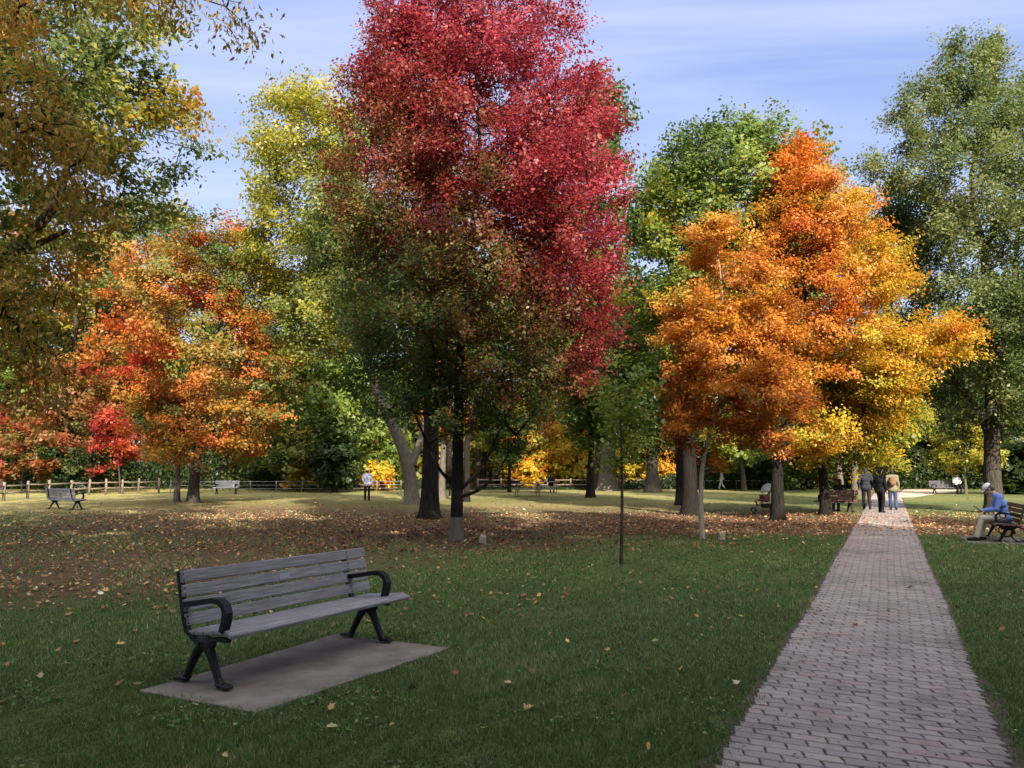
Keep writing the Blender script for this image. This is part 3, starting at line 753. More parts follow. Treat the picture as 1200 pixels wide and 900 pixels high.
tree('maple_tree', 'bright orange and yellow maple with a dark trunk, taller than the young one', (912, 610),
     [(172, 918, 938), (205, 885, 995), (260, 862, 1050), (330, 850, 1066), (390, 870, 1072), (440, 885, 1075), (485, 900, 1070), (520, 890, 1010), (540, 890, 950)],
     LEAF['golden'], BARK_DARK, nclus=330, nleaf=108000, leaf=.094, tr=.21, seed=21, field=f_gold, twig=.8, flat=.35, up=.15, cstd=.14, gaps=.36, blobs=[(1098, 405, 36, -.5, 16), (1060, 470, 26, 0, 8)])
tree('maple_tree', 'leaning dark trunked maple with yellowing low boughs near the bench', (968, 604),
     [(400, 985, 1020), (440, 940, 1060), (490, 925, 1075), (525, 930, 1065), (550, 950, 1035)], LEAF['golden'], BARK_DARK, nclus=90, nleaf=14000, leaf=.15, tr=.20, seed=23, field=const(.27), twig=.85, trunk=[(966, 570), (963, 530), (958, 490), (957, 440)])
tree('poplar_tree', 'tall grey green tree with upright spires at the right behind the reading man', (1166, 601),
     [(62, 1125, 1165), (95, 1100, 1200), (140, 1066, 1235), (180, 1034, 1260), (225, 1008, 1280), (290, 1000, 1290), (370, 1035, 1290), (440, 1065, 1285), (490, 1085, 1270), (520, 1110, 1240)],
     LEAF['olive'], BARK, nclus=420, nleaf=150000, leaf=.115, tr=.32, seed=25, field=lambda p: np.clip(.48 + (p[:, 2] - 8) * .016 + noise3(p, .5, 2) * .12, 0, .88), twig=1.05, flat=1.0, up=.95, cstd=.12, spread=.27, gaps=.15, top=.94,
     blobs=[(1121, 62, 6, 0, 3), (1063, 130, 6, 0, 3), (1160, 66, 7, .5, 4), (1031, 205, 7, 0, 3), (1085, 110, 7, .3, 3)],
     limbs=[([(1163, 520), (1140, 470), (1115, 445), (1100, 400)], .13, .05, .6), ([(1164, 430), (1180, 380), (1190, 320), (1195, 240)], .17, .06, .8)])
tree('sapling', 'thin young tree with sparse green leaves standing alone on the open lawn', (728, 662),
     [(345, 720, 742), (400, 700, 760), (460, 690, 768), (520, 698, 762), (556, 712, 748)], LEAF['fresh'], BARK, nclus=34, nleaf=1700, leaf=.085, tr=.034, seed=27, field=const(.42), twig=.45, flat=.5, up=.1, top=.93, gaps=.1)
tree('tree', 'narrow black trunk alone in front of the far rail fence', (692, 583),
     [(420, 672, 715), (470, 662, 724), (510, 668, 718), (530, 680, 706)], LEAF['green'], BARK_DARK, nclus=60, nleaf=9000, leaf=.22, tr=.25, seed=31, field=const(.30), twig=1.1)
tree('oak_tree', 'massive pale grey trunk under a green crown in front of the fence', (712, 575),
     [(330, 695, 765), (390, 676, 800), (450, 676, 800), (485, 695, 780)], LEAF['fresh'], BARK_PALE, nclus=120, nleaf=17000, leaf=.28, tr=.66, seed=33, field=const(.32), twig=1.7)
tree('oak_tree', 'grey trunk flaring broadly at the foot before golden foliage', (765, 577),
     [(410, 730, 790), (470, 710, 815), (520, 725, 805), (540, 740, 795)], LEAF['dark'], BARK, nclus=60, nleaf=9000, leaf=.28, tr=.48, seed=35, field=const(.6), twig=1.4)
tree('elm_tree', 'high dark green tree rising behind the red maple', (547, 588),
     [(78, 685, 725), (130, 640, 742), (200, 590, 752), (300, 560, 758), (390, 560, 745), (450, 600, 710)], LEAF['green'], BARK_DARK, nclus=150, nleaf=26000, leaf=.24, tr=.17, seed=37, field=const(.40), twig=1.4)
tree('tree', 'thin grey trunk between the flaring trunk and the guarded maple', (517, 585),
     [(400, 480, 560), (470, 475, 575), (520, 490, 560)], LEAF['flame'], BARK_PALE, nclus=40, nleaf=6000, leaf=.2, tr=.22, seed=39, field=const(.45), twig=1.1)
tree('tree', 'thin black trunked tree with green leaves left of the picnic tables', (597, 577),
     [(490, 570, 620), (515, 558, 632), (545, 572, 622)], LEAF['green'], BARK_DARK, nclus=34, nleaf=5000, leaf=.24, tr=.14, seed=41, field=const(.5), twig=1.0)
tree('tree', 'sunlit pale trunk nearest the three walkers', (1003, 579),
     [(430, 975, 1050), (480, 955, 1060), (530, 965, 1050)], LEAF['golden'], BARK_PALE, nclus=60, nleaf=9000, leaf=.24, tr=.26, seed=43, field=const(.28), twig=1.2)
tree('tree', 'second sunlit pale trunk, left of the one by the walkers', (985, 579),
     [(440, 940, 1000), (490, 925, 1010), (535, 945, 1005)], LEAF['golden'], BARK_PALE, nclus=50, nleaf=8000, leaf=.24, tr=.22, seed=44, field=const(.22), twig=1.2)
# near trees whose boughs reach in from the left
bl = Vector((-10.6, 9.6, 0))
tree('walnut_tree', 'brown gold tree whose drooping boughs hang in from the left', bl,
     [(-260, -520, -200), (-120, -600, -130), (0, -620, -90), (150, -620, -70), (280, -600, -70), (400, -560, -100)],
     LEAF['amber'], BARK_DARK, nclus=46, nleaf=13500, leaf=.095, tr=.3, seed=51, field=const(.55), twig=.62, droop=1.0, width=.42, spread=.30,
     blobs=[(20, 10, 45, .5, 6), (110, -25, 40, 1, 5), (180, -30, 30, 1, 3), (10, 110, 45, 0, 6), (55, 150, 42, 0, 6), (95, 190, 28, 0, 4), (110, 235, 16, 0, 2), (-14, 315, 35, -.4, 4), (10, 360, 40, -.4, 6), (45, 400, 24, -.2, 3), (268, 0, 14, 1.5, 2)])
b2 = Vector((-14.2, 17.5, 0))
tree('oak_tree', 'green and yellow oak with a long bare limb reaching in from the left', b2,
     [(-150, -300, 100), (-40, -330, 190), (60, -330, 250), (150, -330, 258), (230, -330, 215), (300, -330, 120), (380, -300, 70)],
     LEAF['oak'], BARK, nclus=280, nleaf=78000, leaf=.13, tr=.40, seed=53, field=lambda p: np.clip(.56 + (p[:, 0] + 11) * .045 + noise3(p, .6, 3) * .16, .1, .95), twig=.95, cstd=.15, gaps=.38,
     limbs=[([(-160, 420), (-60, 350), (5, 300), (45, 270), (72, 230), (80, 190)], .22, .07, 0), ([(5, 300), (45, 286), (78, 270)], .11, .05, -.5)])

# ------------------------------------------------------------------ trees and bushes farther back
def back(label, px, py, rows, leafm, field, n, seed, leaf=.28, tr=.2, bark=BARK, name='tree', nclus=None, twig=1.3, group='trees along the edge of the park', **k):
    return tree(name, label, (px, py), rows, LEAF[leafm], bark, nclus=nclus or max(26, n // 170), nleaf=n, leaf=leaf, tr=tr, seed=seed, field=const(field), twig=twig, group=group, **k)
def oval(cx, y0, y1, w): h = y1 - y0; return [(y0, cx - w * .12, cx + w * .12), (y0 + h * .2, cx - w * .38, cx + w * .36), (y0 + h * .5, cx - w * .5, cx + w * .5), (y0 + h * .8, cx - w * .42, cx + w * .44), (y1, cx - w * .25, cx + w * .25)]
back('rusty orange bush behind the left end of the rail fence', 25, 578, oval(28, 495, 566, 125), 'crimson', .34, 7000, 61, name='shrub', tr=.08, twig=.9, leaf=.22)
back('bright red sumac bush above the rail fence', 140, 578, oval(132, 478, 560, 66), 'crimson', .74, 3800, 62, name='shrub', tr=.07, twig=.8, leaf=.22, cat='shrub')
back('rusty red maple behind the bench by the rail fence', 78, 575, oval(75, 420, 555, 165), 'crimson', .30, 13000, 63)
back('orange green tree towering over the red bushes', 85, 573, oval(85, 225, 500, 230), 'flame', .28, 26000, 64, tr=.4, leaf=.3, twig=1.8)
back('dark bush crouching under the red sumac', 95, 578, oval(90, 520, 572, 90), 'dark', .5, 6000, 60, name='shrub', tr=.08, twig=.9, leaf=.22)
back('dark green tree right of the orange red maple', 330, 574, oval(325, 400, 560, 150), 'dark', .55, 15000, 65)
back('pale green tree behind the bright bench', 385, 575, oval(385, 300, 560, 160), 'fresh', .30, 22000, 66, leaf=.3, twig=1.6, tr=.3)
back('green tree with yellow patches behind the man in white', 352, 576, oval(352, 440, 565, 90), 'oak', .62, 9000, 67)
back('dark low tree left of the man in white', 392, 577, oval(395, 500, 570, 70), 'dark', .72, 6500, 68, twig=1.0)
back('slim scarlet tree behind the man in white', 433, 572, oval(434, 505, 558, 30), 'crimson', .9, 3200, 69, twig=.8)
back('light green bush right of the slim scarlet tree', 458, 574, oval(460, 495, 570, 55), 'fresh', .55, 5200, 70, name='shrub', twig=1.0)
back('yellow orange bush at the foot of the forked tree', 440, 575, oval(442, 545, 573, 50), 'gold', .72, 3600, 71, name='shrub', twig=.7)
back('yellow tree glowing between the dark trunks', 530, 570, oval(528, 505, 568, 72), 'gold', .58, 10000, 72)
back('peach orange tree right of the guarded trunk', 572, 569, oval(565, 490, 566, 90), 'gold', .82, 12000, 73)
back('olive tree over the picnic tables', 604, 572, oval(600, 480, 560, 85), 'oak', .78, 8000, 74)
back('small bright orange tree beside the picnic tables', 617, 573, oval(622, 545, 570, 34), 'gold', .92, 3400, 75, name='shrub', twig=.7)
back('large golden yellow maple over the picnic tables', 652, 571, oval(652, 495, 568, 120), 'gold', .60, 18000, 76)
back('orange maple seen between the flaring trunks', 782, 571, oval(785, 520, 568, 80), 'gold', .84, 8000, 77)
back('yellow tree behind the massive pale trunk', 735, 570, oval(728, 505, 568, 84), 'gold', .66, 10000, 78)
back('light green maple behind the sapling', 700, 574, oval(705, 320, 520, 130), 'fresh', .42, 20000, 79, leaf=.28, tr=.3, twig=1.6)
back('small light green tree on a white trunk', 872, 575, oval(868, 488, 546, 100), 'fresh', .62, 8000, 80, bark=BARK_PALE, tr=.2, twig=1.0)
back('dark green tree behind the golden maple', 930, 574, oval(930, 440, 568, 130), 'green', .42, 14000, 81)
back('yellow green maple above the walkers', 1035, 574, oval(1032, 440, 555, 110), 'lemon', .55, 13000, 82)
back('rusty red tree past the end of the path', 1085, 571, oval(1082, 496, 552, 80), 'russet', .55, 7000, 83)
back('young yellow green tree on a thin pale stem by the far bench', 1132, 579, oval(1130, 498, 560, 85), 'lemon', .66, 6000, 84, bark=BARK_PALE, tr=.09, leaf=.18, twig=.8)
back('dark spreading tree behind the far bench', 1100, 572, oval(1105, 440, 565, 150), 'dark', .75, 15000, 85)
back('dark green bush at the right edge', 1190, 579, oval(1192, 520, 576, 80), 'dark', .6, 7000, 86, name='shrub', twig=1.0)
back('shaded green tree at the right edge', 1215, 574, oval(1210, 380, 560, 150), 'green', .35, 15000, 87)
back('orange brown bush beyond the leaning trunk', 948, 573, oval(950, 540, 570, 56), 'flame', .45, 4200, 88, name='shrub', twig=.7)
back('tall green tree far behind the golden maple', 1000, 572, oval(990, 250, 520, 190), 'green', .5, 22000, 89, leaf=.32, tr=.35, twig=1.8)
back('green tree far behind the locust', 300, 572, oval(295, 285, 520, 150), 'oak', .48, 20000, 90, leaf=.3, tr=.35, twig=1.7)
back('yellowing green tree above the orange red maple', 165, 571, oval(170, 240, 500, 190), 'oak', .55, 21000, 91, leaf=.3, tr=.35, twig=1.7)
back('dark tree in the left corner behind the rusty bush', 0, 574, oval(-5, 300, 550, 170), 'green', .4, 18000, 92, leaf=.3, tr=.3, twig=1.6)
back('green tree behind the young orange maple', 840, 572, oval(850, 410, 530, 120), 'green', .55, 11000, 93)
back('green tree filling the gap behind the guarded maple', 560, 571, oval(560, 300, 470, 170), 'fresh', .4, 18000, 94, leaf=.3, tr=.3, twig=1.6)

# the far wood reads as one mass
rg = np.random.default_rng(303)
n = 150000
ang = rg.uniform(-.86, .86, n); dist = rg.uniform(70, 92, n)
top = 15 + 4.5 * np.sin(ang * 9 + 1) + 2.5 * np.sin(ang * 23) + 1.6 * np.sin(ang * 51 + 2)
mid_gap = 1 - .55 * np.exp(-((ang + .02) / .16) ** 2)
top = top * mid_gap
z = rg.uniform(0, 1, n) ** .9 * top; x = np.sin(ang) * dist / np.cos(ang) * .9; y = dist
cl = noise3(np.stack([x, y, z], 1), .55, 12); keep = cl > -.55
pos = np.stack([x, y, z], 1)[keep]; cl = cl[keep]; a3 = ang[keep]
nrm = rg.normal(size=pos.shape) * .7 + np.array([0, -.5, .4])
f = np.clip(.36 + noise3(pos, .16, 14) * .22 + rg.normal(0, .1, len(pos)) + .42 * np.exp(-((a3 - .0) / .17) ** 2), 0, 1)
me = poly_mesh('distant_wood', leaf_quads(rg, pos, nrm, rg.uniform(.4, .8, len(pos))), 4, {'rnd': f, 'val': np.clip(1 + rg.normal(0, .15, len(pos)), .6, 1.5)})
wood = tag(link('distant_wood', me, LEAF['oak'], smooth=False), 'dense mixed wood closing off the far side of the park', 'wood', kind='stuff')
paths = []
for k in range(150):
    a_ = rg.uniform(-.84, .84); d_ = rg.uniform(66, 88); xx = math.tan(a_) * d_ * .95; hh = rg.uniform(7, 12); r_ = rg.uniform(.1, .28)
    paths.append((np.array([[xx, d_, -.1], [xx + rg.normal(0, .2), d_, hh * .5], [xx + rg.normal(0, .5), d_, hh]]), [r_, r_ * .8, r_ * .3], 6))
link('stems', tubes_mesh('stems', paths), BARK_DARK, wood)
# dark undergrowth at the wood's edge
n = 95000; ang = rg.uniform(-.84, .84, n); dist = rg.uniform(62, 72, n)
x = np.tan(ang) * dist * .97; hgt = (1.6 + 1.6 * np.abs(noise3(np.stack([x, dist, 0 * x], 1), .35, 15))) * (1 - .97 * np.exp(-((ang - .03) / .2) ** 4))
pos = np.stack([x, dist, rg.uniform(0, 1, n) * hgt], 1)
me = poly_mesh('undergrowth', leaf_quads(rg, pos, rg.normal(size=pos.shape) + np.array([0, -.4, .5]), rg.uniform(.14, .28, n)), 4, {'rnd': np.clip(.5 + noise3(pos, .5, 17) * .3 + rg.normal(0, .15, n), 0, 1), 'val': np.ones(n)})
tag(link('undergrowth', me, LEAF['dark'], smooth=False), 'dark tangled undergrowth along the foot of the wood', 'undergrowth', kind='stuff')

# trees behind and beside the viewer: they throw the shade over the lawn
sh = None; rs = random.Random(9)
for k, (x, y, s, rz) in enumerate(((-10.5, -6, .92, 0), (-3.5, -4.2, 1.2, 1), (3, -4.5, 1.2, 2), (9.5, -4, 1.08, 3), (16, -4.2, 1.12, 4), (22.5, -3.5, 1.14, 5), (1, -12, 1.2, 1.7), (8, -11, 1.1, 2.8), (15, -11, 1.1, 3.9))):
    if sh is None:
        sh = tree('shade_tree', 'broad leafy tree behind the viewer that shades the near lawn', Vector((0, 60, 0)), [(548 - (z - 1.7) * F / 60 , 600 - r_ * F / 60, 600 + r_ * F / 60) for z, r_ in ((16.3, .8), (15, 2.6), (12.5, 4.2), (9, 4.8), (5.5, 4.6), (3, 3.2))],
                  LEAF['green'], BARK, nclus=150, nleaf=17000, leaf=.40, tr=.4, seed=71, field=const(.45), twig=1.4, group='shade trees behind the viewer')
        o = sh
    else: o = copy_tree(sh)
    o.location = (x, y, 0); o.rotation_euler = (0, 0, rz); o.scale = (s, s, s)
#--SECTION4--
# ------------------------------------------------------------------ benches
IRON = mat('black painted iron', (.006, .0065, .009), .5, .4, 30, spec=.25)
def wood(name, hi, lo, rough=.8): return mat(name, hi, rough, scale=7, bump=.5, stretch=(.5, 7, 7), col2=lo)
SLAT_GREY = wood('weathered grey slats', (.27, .26, .285), (.115, .108, .122))
SLAT_BROWN = wood('brown stained slats', (.14, .075, .055), (.07, .038, .03))
SLAT_PALE = wood('pale bleached slats', (.42, .40, .40), (.26, .245, .24))
SLAT_SHADED = wood('shade-darkened grey slats', (.10, .095, .10), (.055, .05, .055))  # grey slats with the shade of the far trees put into their colour
BRASS = mat('dull metal plaque', (.26, .25, .28), .5, .1, 8, metal=.6)
SPACING = ((b_fr - b_fl).length + (b_rr - b_rl).length) / 2


SH = -.13


def bench(label, loc, rz, L=2.24, span=SPACING, slats=SLAT_GREY, ring=False, plaque=False, shift=0., group='park benches'):
    root = empty('park_bench', loc, rz, label, 'bench', group)
    s = MB()
    prof = [(-.175, .385, 3), (-.063, .393, 5), (.05, .404, 6), (.162, .416, 6), (.266, .412, -18)]
    for y, z, a in prof:
        M = Matrix.Rotation(R(a), 3, 'X'); s.box((shift, y, z), (L, .102, .034), M, .007)
    s.build('seat', slats, root)
    bk = MB(); tilt = R(13)
    for k in range(4):
        z = .478 + k * .110; y = -.232 - (z - .5) * math.tan(tilt)
        bk.box((shift, y, z), (L, .034, .095), Matrix.Rotation(tilt, 3, 'X'), .006)
    o = bk.build('backrest', slats, root)
    if plaque:
        pq = MB(); pq.box((.03 + shift, -.232 - .198 * math.tan(tilt) + .0205, .698), (.13, .004, .052), Matrix.Rotation(tilt, 3, 'X'), .001); pq.build('plaque', BRASS, root)
    for sx in (-1, 1):
        x = sx * span / 2; f = MB()
        # seat bracket and back upright, one cast piece
        f.tube([(x, -.235, .50), (x, -.21, .40), (x, -.12, .345), (x, .0, .345), (x, .14, .368), (x, .27, .372)], .02, flat=(.016, .024), side=(1, 0, 0))
        f.tube([(x, -.215, .42), (x, -.252, .50), (x, -.295, .68), (x, -.335, .855)], .02, flat=(.014, .024), side=(1, 0, 0))
        f.ell((x, 0, .325), (.034, .13, .06)); f.box((x, 0, .34), (.05, .20, .03), None, .008)
        f.tube([(x, .02, .32), (x, .075, .25), (x, .17, .07), (x, .20, .025)], [.046, .038, .029, .036], 10)
        f.box((x, .235, .014 + .02), (.075, .15, .026), Matrix.Rotation(R(-5), 3, 'X'), .01)
        if ring:
            cy, cz, r_ = -.20, .185, .155
            f.tube([(x, cy + r_ * math.cos(w), cz + r_ * math.sin(w)) for w in np.linspace(0, 2 * PI, 25)], .02, flat=(.014, .022), side=(1, 0, 0), cap=False)
            f.tube([(x, -.03, .32), (x, -.10, .26), (x, -.12, .20)], [.034, .03, .024], 10); f.box((x, -.21, .03), (.075, .22, .024), None, .008)
        else:
            f.tube([(x, -.02, .32), (x, -.085, .25), (x, -.19, .07), (x, -.215, .025)], [.046, .038, .029, .036], 10)
            f.box((x, -.25, .014 + .02), (.075, .15, .026), Matrix.Rotation(R(5), 3, 'X'), .01)
        for k in range(4):
            z = .478 + k * .110
            for q in (-.024, .024): f.ell((x, -.232 - (z + q - .5) * math.tan(tilt) + .0185, z + q), (.008, .006, .008), None, 8, 5)
        f.build('leg_frame', IRON, root)
        a = MB()
        arm = [(x, -.27, .595), (x, -.15, .612), (x, .0, .640), (x, .09, .656), (x, .165, .655), (x, .222, .622), (x, .243, .570), (x, .236, .51), (x, .21, .43)]
        a.tube(arm, .02, flat=(.021, .036), side=(1, 0, 0)); a.tube([(x, -.27, .56), (x, -.28, .635)], .022, 8)
        if ring: a.tube([(x, .10 + .06 * math.cos(w), .60 + .055 * math.sin(w)) for w in np.linspace(0, 2 * PI, 17)], .012, 6, cap=False)
        a.build('armrest', IRON, root)
    return root


def rz_of(front): return math.atan2(-front.x, front.y)     # local +Y turned to the given direction
hero = bench('grey slatted bench with black iron arms standing on a concrete slab in the foreground', (bcen.x + bu.x * .02, bcen.y + bu.y * .02, .018), rz_of(bn), plaque=True, shift=SH, L=2.20)
bench('lone dark slatted bench on the leaf strewn grass in front of the rail fence', G(77, 597), R(-28), 1.9, 1.5)
bench('small sunlit pale bench facing out of the dark trees behind the fence line', G(265, 579), R(186), 1.5, 1.2, SLAT_PALE)
mb_ = G(1165, 636); man_front = Vector((-.90, .36, 0)).normalized(); man_u = Vector((man_front.y, -man_front.x, 0)) * -1
mbench_c = G(1182, 637) + Vector((.40, .906, 0)).normalized() * .78
rb = bench('brown slatted bench with ringed iron feet where the man in the white cap sits', (mbench_c.x, mbench_c.y, .018), rz_of(man_front), 1.9, 1.45, SLAT_BROWN, ring=True)
bench('brown bench turned away behind the leaning trunk with a dark haired sitter', G(980, 600.5), R(5), 1.5, 1.1, SLAT_BROWN)
bench('distant grey bench under the dark trees beside the young yellow tree', G(1109, 579), R(180), 1.9, 1.5, SLAT_SHADED)
fu, fv = Vector((.40, .906, 0)).normalized(), man_front
c0 = mbench_c + man_front * .08
slab([c0 + fu * a_ + fv * b_ for a_, b_ in ((-1.05, -.55), (1.05, -.55), (1.05, .75), (-1.05, .75))][::-1], '')

# ------------------------------------------------------------------ people
SKIN = mat('skin', (.42, .25, .17), .6, .06, 30); HAIR = mat('dark hair', (.02, .016, .013), .6, .3, 60); HAIRG = mat('grey brown hair', (.07, .055, .045), .6, .3, 60)
def cloth(n, c, var=.2): return mat(n, c, .9, var, 14, .3, spec=.1)
WHITE = cloth('white cotton', (.66, .66, .72), .08); BLUE = cloth('blue knit', (.14, .22, .52)); BEIGE = cloth('beige cotton', (.47, .42, .34), .1); BLACK = cloth('black cloth', (.012, .012, .015)); NAVY = cloth('slate blue cloth', (.03, .034, .045))
JEANS = cloth('blue denim', (.045, .065, .14)); KHAKI = cloth('khaki cloth', (.20, .175, .11)); PLUM = cloth('dark purple cloth', (.022, .016, .027)); SHOE = cloth('dark shoes', (.02, .017, .015)); TAN = cloth('tan canvas', (.17, .10, .055)); BRNP = cloth('brown cloth', (.07, .04, .028)); PALEBLUE = cloth('pale lilac shirt', (.52, .52, .66), .1)


def stand(**kw):
    J = dict(pel=(0, 0, .95), chest=(0, -.01, 1.27), neck=(0, -.01, 1.49), head=(0, .02, 1.63), tilt=0., turn=0.,
             shL=(-.185, -.01, 1.42), shR=(.185, -.01, 1.42), elL=(-.235, -.04, 1.14), elR=(.235, -.04, 1.14), wrL=(-.24, .03, .90), wrR=(.24, .03, .90),
             hipL=(-.09, 0, .93), hipR=(.09, 0, .93), knL=(-.10, .03, .50), knR=(.10, .03, .50), anL=(-.105, -.02, .09), anR=(.105, -.02, .09))
    J.update(kw); return J


def person(label, loc, rz, J, top=None, trousers=None, shoes=SHOE, hair=HAIR, cap=None, scale=1., voxel=.012, bulk=1., group=None, short=False, long_top=0., hair_long=False):
    V = {k: (Vector(v) if isinstance(v, tuple) else v) for k, v in J.items()}
    HR = Matrix.Rotation(V['turn'], 3, 'Z') @ Matrix.Rotation(-V['tilt'], 3, 'X')
    hd = lambda x, y, z: V['head'] + HR @ Vector((x, y, z))
    b = MB()
    # head: skull, jaw, nose, brow, ears
    b.ell(hd(0, -.012, .02), (.074, .092, .098), HR); b.ell(hd(0, .028, -.045), (.055, .062, .068), HR)
    b.capsule(hd(0, .080, .018), hd(0, .100, -.018), .010, .015); b.capsule(hd(-.032, .072, .032), hd(.032, .072, .032), .014)
    b.ell(hd(0, .072, -.052), (.024, .020, .012), HR); b.ell(hd(0, .065, -.088), (.024, .022, .018), HR)
    for s in (-1, 1): b.ell(hd(s * .076, -.005, .0), (.010, .020, .032), HR)
    b.capsule(V['neck'] - Vector((0, 0, .05)), hd(0, -.02, -.05), .056, .052)
    def torso(m, g):
        m.capsule(V['pel'] + Vector((-.06, 0, .02)), V['pel'] + Vector((.06, 0, .02)), .105 + g)
        w = V['chest'].lerp(V['pel'], .5); m.ell(w, (.135 + g, .095 + g, .17))
        m.capsule(V['chest'] + Vector((-.07, 0, 0)), V['chest'] + Vector((.07, 0, 0)), .108 + g); m.capsule(V['shL'].lerp(V['shR'], .16), V['shL'].lerp(V['shR'], .84), .066 + g)
        m.capsule(V['chest'], V['neck'] - Vector((0, 0, .04)), .10 + g, .062 + g)
    torso(b, 0)
    for s in 'LR':
        sh, el, wr, hip, kn, an = (V[k + s] for k in ('sh', 'el', 'wr', 'hip', 'kn', 'an'))
        b.capsule(sh, el, .050, .040); b.capsule(el, wr, .039, .026)
        d = (wr - el).normalized(); sd_ = d.cross(Vector((0, 0, 1) if abs(d.z) < .8 else (0, 1, 0))).normalized(); pal = wr + d * .05
        b.capsule(wr, pal, .026, .034)
        nv = sd_.cross(d).normalized() * (-1 if s == 'L' else 1)
        for q, L_ in enumerate((.060, .070, .066, .050)):
            r0_ = pal + d * .028 + sd_ * (q - 1.5) * .019; k1 = r0_ + d * L_ * .55; k2 = k1 + (d * .8 + nv * .6).normalized() * L_ * .5
            b.capsule(r0_, k1, .0092, .0088, 8); b.capsule(k1, k2, .0088, .0075, 8)
        t0 = wr + d * .03 + sd_ * -.03; b.capsule(t0, t0 + (d * .8 - sd_ * .6).normalized() * .06, .011, .009, 8)
        b.capsule(hip, kn, .082, .054); b.capsule(kn, kn.lerp(an, .35), .052, .056); b.capsule(kn.lerp(an, .35), an, .056, .036)
        ft = Vector((0, 1, 0)) if s + 'f' not in J else Vector(J[s + 'f'])
        b.capsule(an + Vector((0, 0, -.045)) - ft * .02, an + Vector((0, 0, -.058)) + ft * .15, .038, .030)
    body = b.fuse('person', SKIN, None, voxel, 3)
    if top:
        m = MB(); torso(m, .018 * bulk)
        for s in 'LR': m.capsule(V['sh' + s], V['el' + s], .062 + .008 * bulk, .052); m.capsule(V['el' + s], V['wr' + s].lerp(V['el' + s], .06), .052 + .004 * bulk, .036 + .004 * bulk)
        m.capsule(V['pel'] + Vector((-.06, 0, -.02 - long_top)), V['pel'] + Vector((.06, 0, -.02 - long_top)), .118 + .018 * bulk)
        m.fuse('jacket' if bulk > 1.2 else 'shirt', top, body, voxel, 3)
    if trousers:
        m = MB(); m.capsule(V['pel'] + Vector((-.06, 0, .0)), V['pel'] + Vector((.06, 0, .0)), .122)
        for s in 'LR':
            hip, kn, an = V['hip' + s], V['kn' + s], V['an' + s]
            m.capsule(hip, kn, .098, .070)
            if not short: m.capsule(kn, an + (kn - an) * .04, .069, .058)
        m.fuse('shorts' if short else 'trousers', trousers, body, voxel, 3)
    for s in 'LR':
        an = V['an' + s]; ft = Vector((0, 1, 0)) if s + 'f' not in J else Vector(J[s + 'f'])
        m = MB(); m.capsule(an + Vector((0, 0, -.045)) - ft * .035, an + Vector((0, 0, -.052)) + ft * .17, .048, .040); m.capsule(an, an + Vector((0, 0, -.04)), .05); m.fuse('shoe', shoes, body, voxel, 2)
    m = MB(); m.ell(hd(0, -.022, .032), (.084, .096, .100), HR)
    m.ell(hd(0, -.05, -.02), (.078, .072, .09 if not hair_long else .15), HR)
    m.fuse('hair', hair, body, voxel, 2)
    if cap:
        m = MB(); m.ell(hd(0, -.012, .075), (.094, .112, .066), HR); m.ell(hd(0, .10, .050), (.066, .070, .014), HR); m.fuse('cap', cap, body, voxel, 2)
    body.location = loc; body.rotation_euler = (0, 0, rz); body.scale = (scale,) * 3
    return tag(body, label, 'person', group)


def sit(lean=.0, **kw):
    J = dict(pel=(0, -.02, .545), chest=(0, .03 + lean * .5, .86), neck=(0, .07 + lean, 1.07), head=(0, .13 + lean * 1.3, 1.19), tilt=.1, turn=0.,
             shL=(-.18, .05 + lean * .8, 1.0), shR=(.18, .05 + lean * .8, 1.0), elL=(-.225, .12 + lean, .74), elR=(.225, .12 + lean, .74), wrL=(-.09, .36 + lean, .69), wrR=(.09, .36 + lean, .69),
             hipL=(-.095, .02, .53), hipR=(.095, .02, .53), knL=(-.115, .44, .525), knR=(.115, .44, .525), anL=(-.10, .47, .09), anR=(.10, .47, .09))
    J.update(kw); return J
mpos = mbench_c - fu * .42 + man_front * .0
person('elderly man in a white cap, blue jumper and beige trousers reading on the brown bench', (mpos.x, mpos.y, .018), rz_of(man_front),
       sit(.06, tilt=.85, head=(0, .285, 1.185), neck=(0, .15, 1.085), knL=(-.12, .47, .53), knR=(.115, .44, .525), anL=(-.12, .60, .09), anR=(.12, .44, .09)), BLUE, BEIGE, SHOE, HAIRG, WHITE, 1.0, .008)
pb = MB(); M = Matrix.Rotation(R(38), 3, 'X')
for s in (-1, 1): pb.box((s * .088, 0, 0), (.175, .24, .006), M @ Matrix.Rotation(R(-8 * s), 3, 'Y'), .001)
o = pb.build('newspaper', mat('printed paper', (.55, .55, .56), .8, .25, 60)); o.location = mpos + man_front * .53 + Vector((0, 0, .75)); o.rotation_euler = (0, 0, rz_of(man_front)); tag(o, 'folded white paper held over the lap of the man in the white cap', 'newspaper')
away = rz_of(Vector((pdir.x, pdir.y, 0)))
person('walker in a wide slate jacket and dark trousers, leftmost of three on the path', G(1016, 597.5), away + .1,
       stand(knL=(-.10, .12, .50), anL=(-.10, .16, .10), anR=(.11, -.2, .12), knR=(.1, -.02, .5), elL=(-.29, -.06, 1.15), elR=(.29, -.04, 1.15), wrL=(-.27, .08, .93), wrR=(.27, .08, .93)), NAVY, PLUM, SHOE, HAIR, None, .97, .012, 1.7, 'people strolling along the path')
person('walker in black jacket and trousers, in the middle of three on the path', G(1033, 601), away - .5,
       stand(knL=(-.09, .08, .50), anL=(-.09, .05, .09), anR=(.10, -.10, .10), knR=(.1, .02, .5)), BLACK, BLACK, SHOE, HAIR, None, .94, .012, 1.4, 'people strolling along the path', long_top=.05)
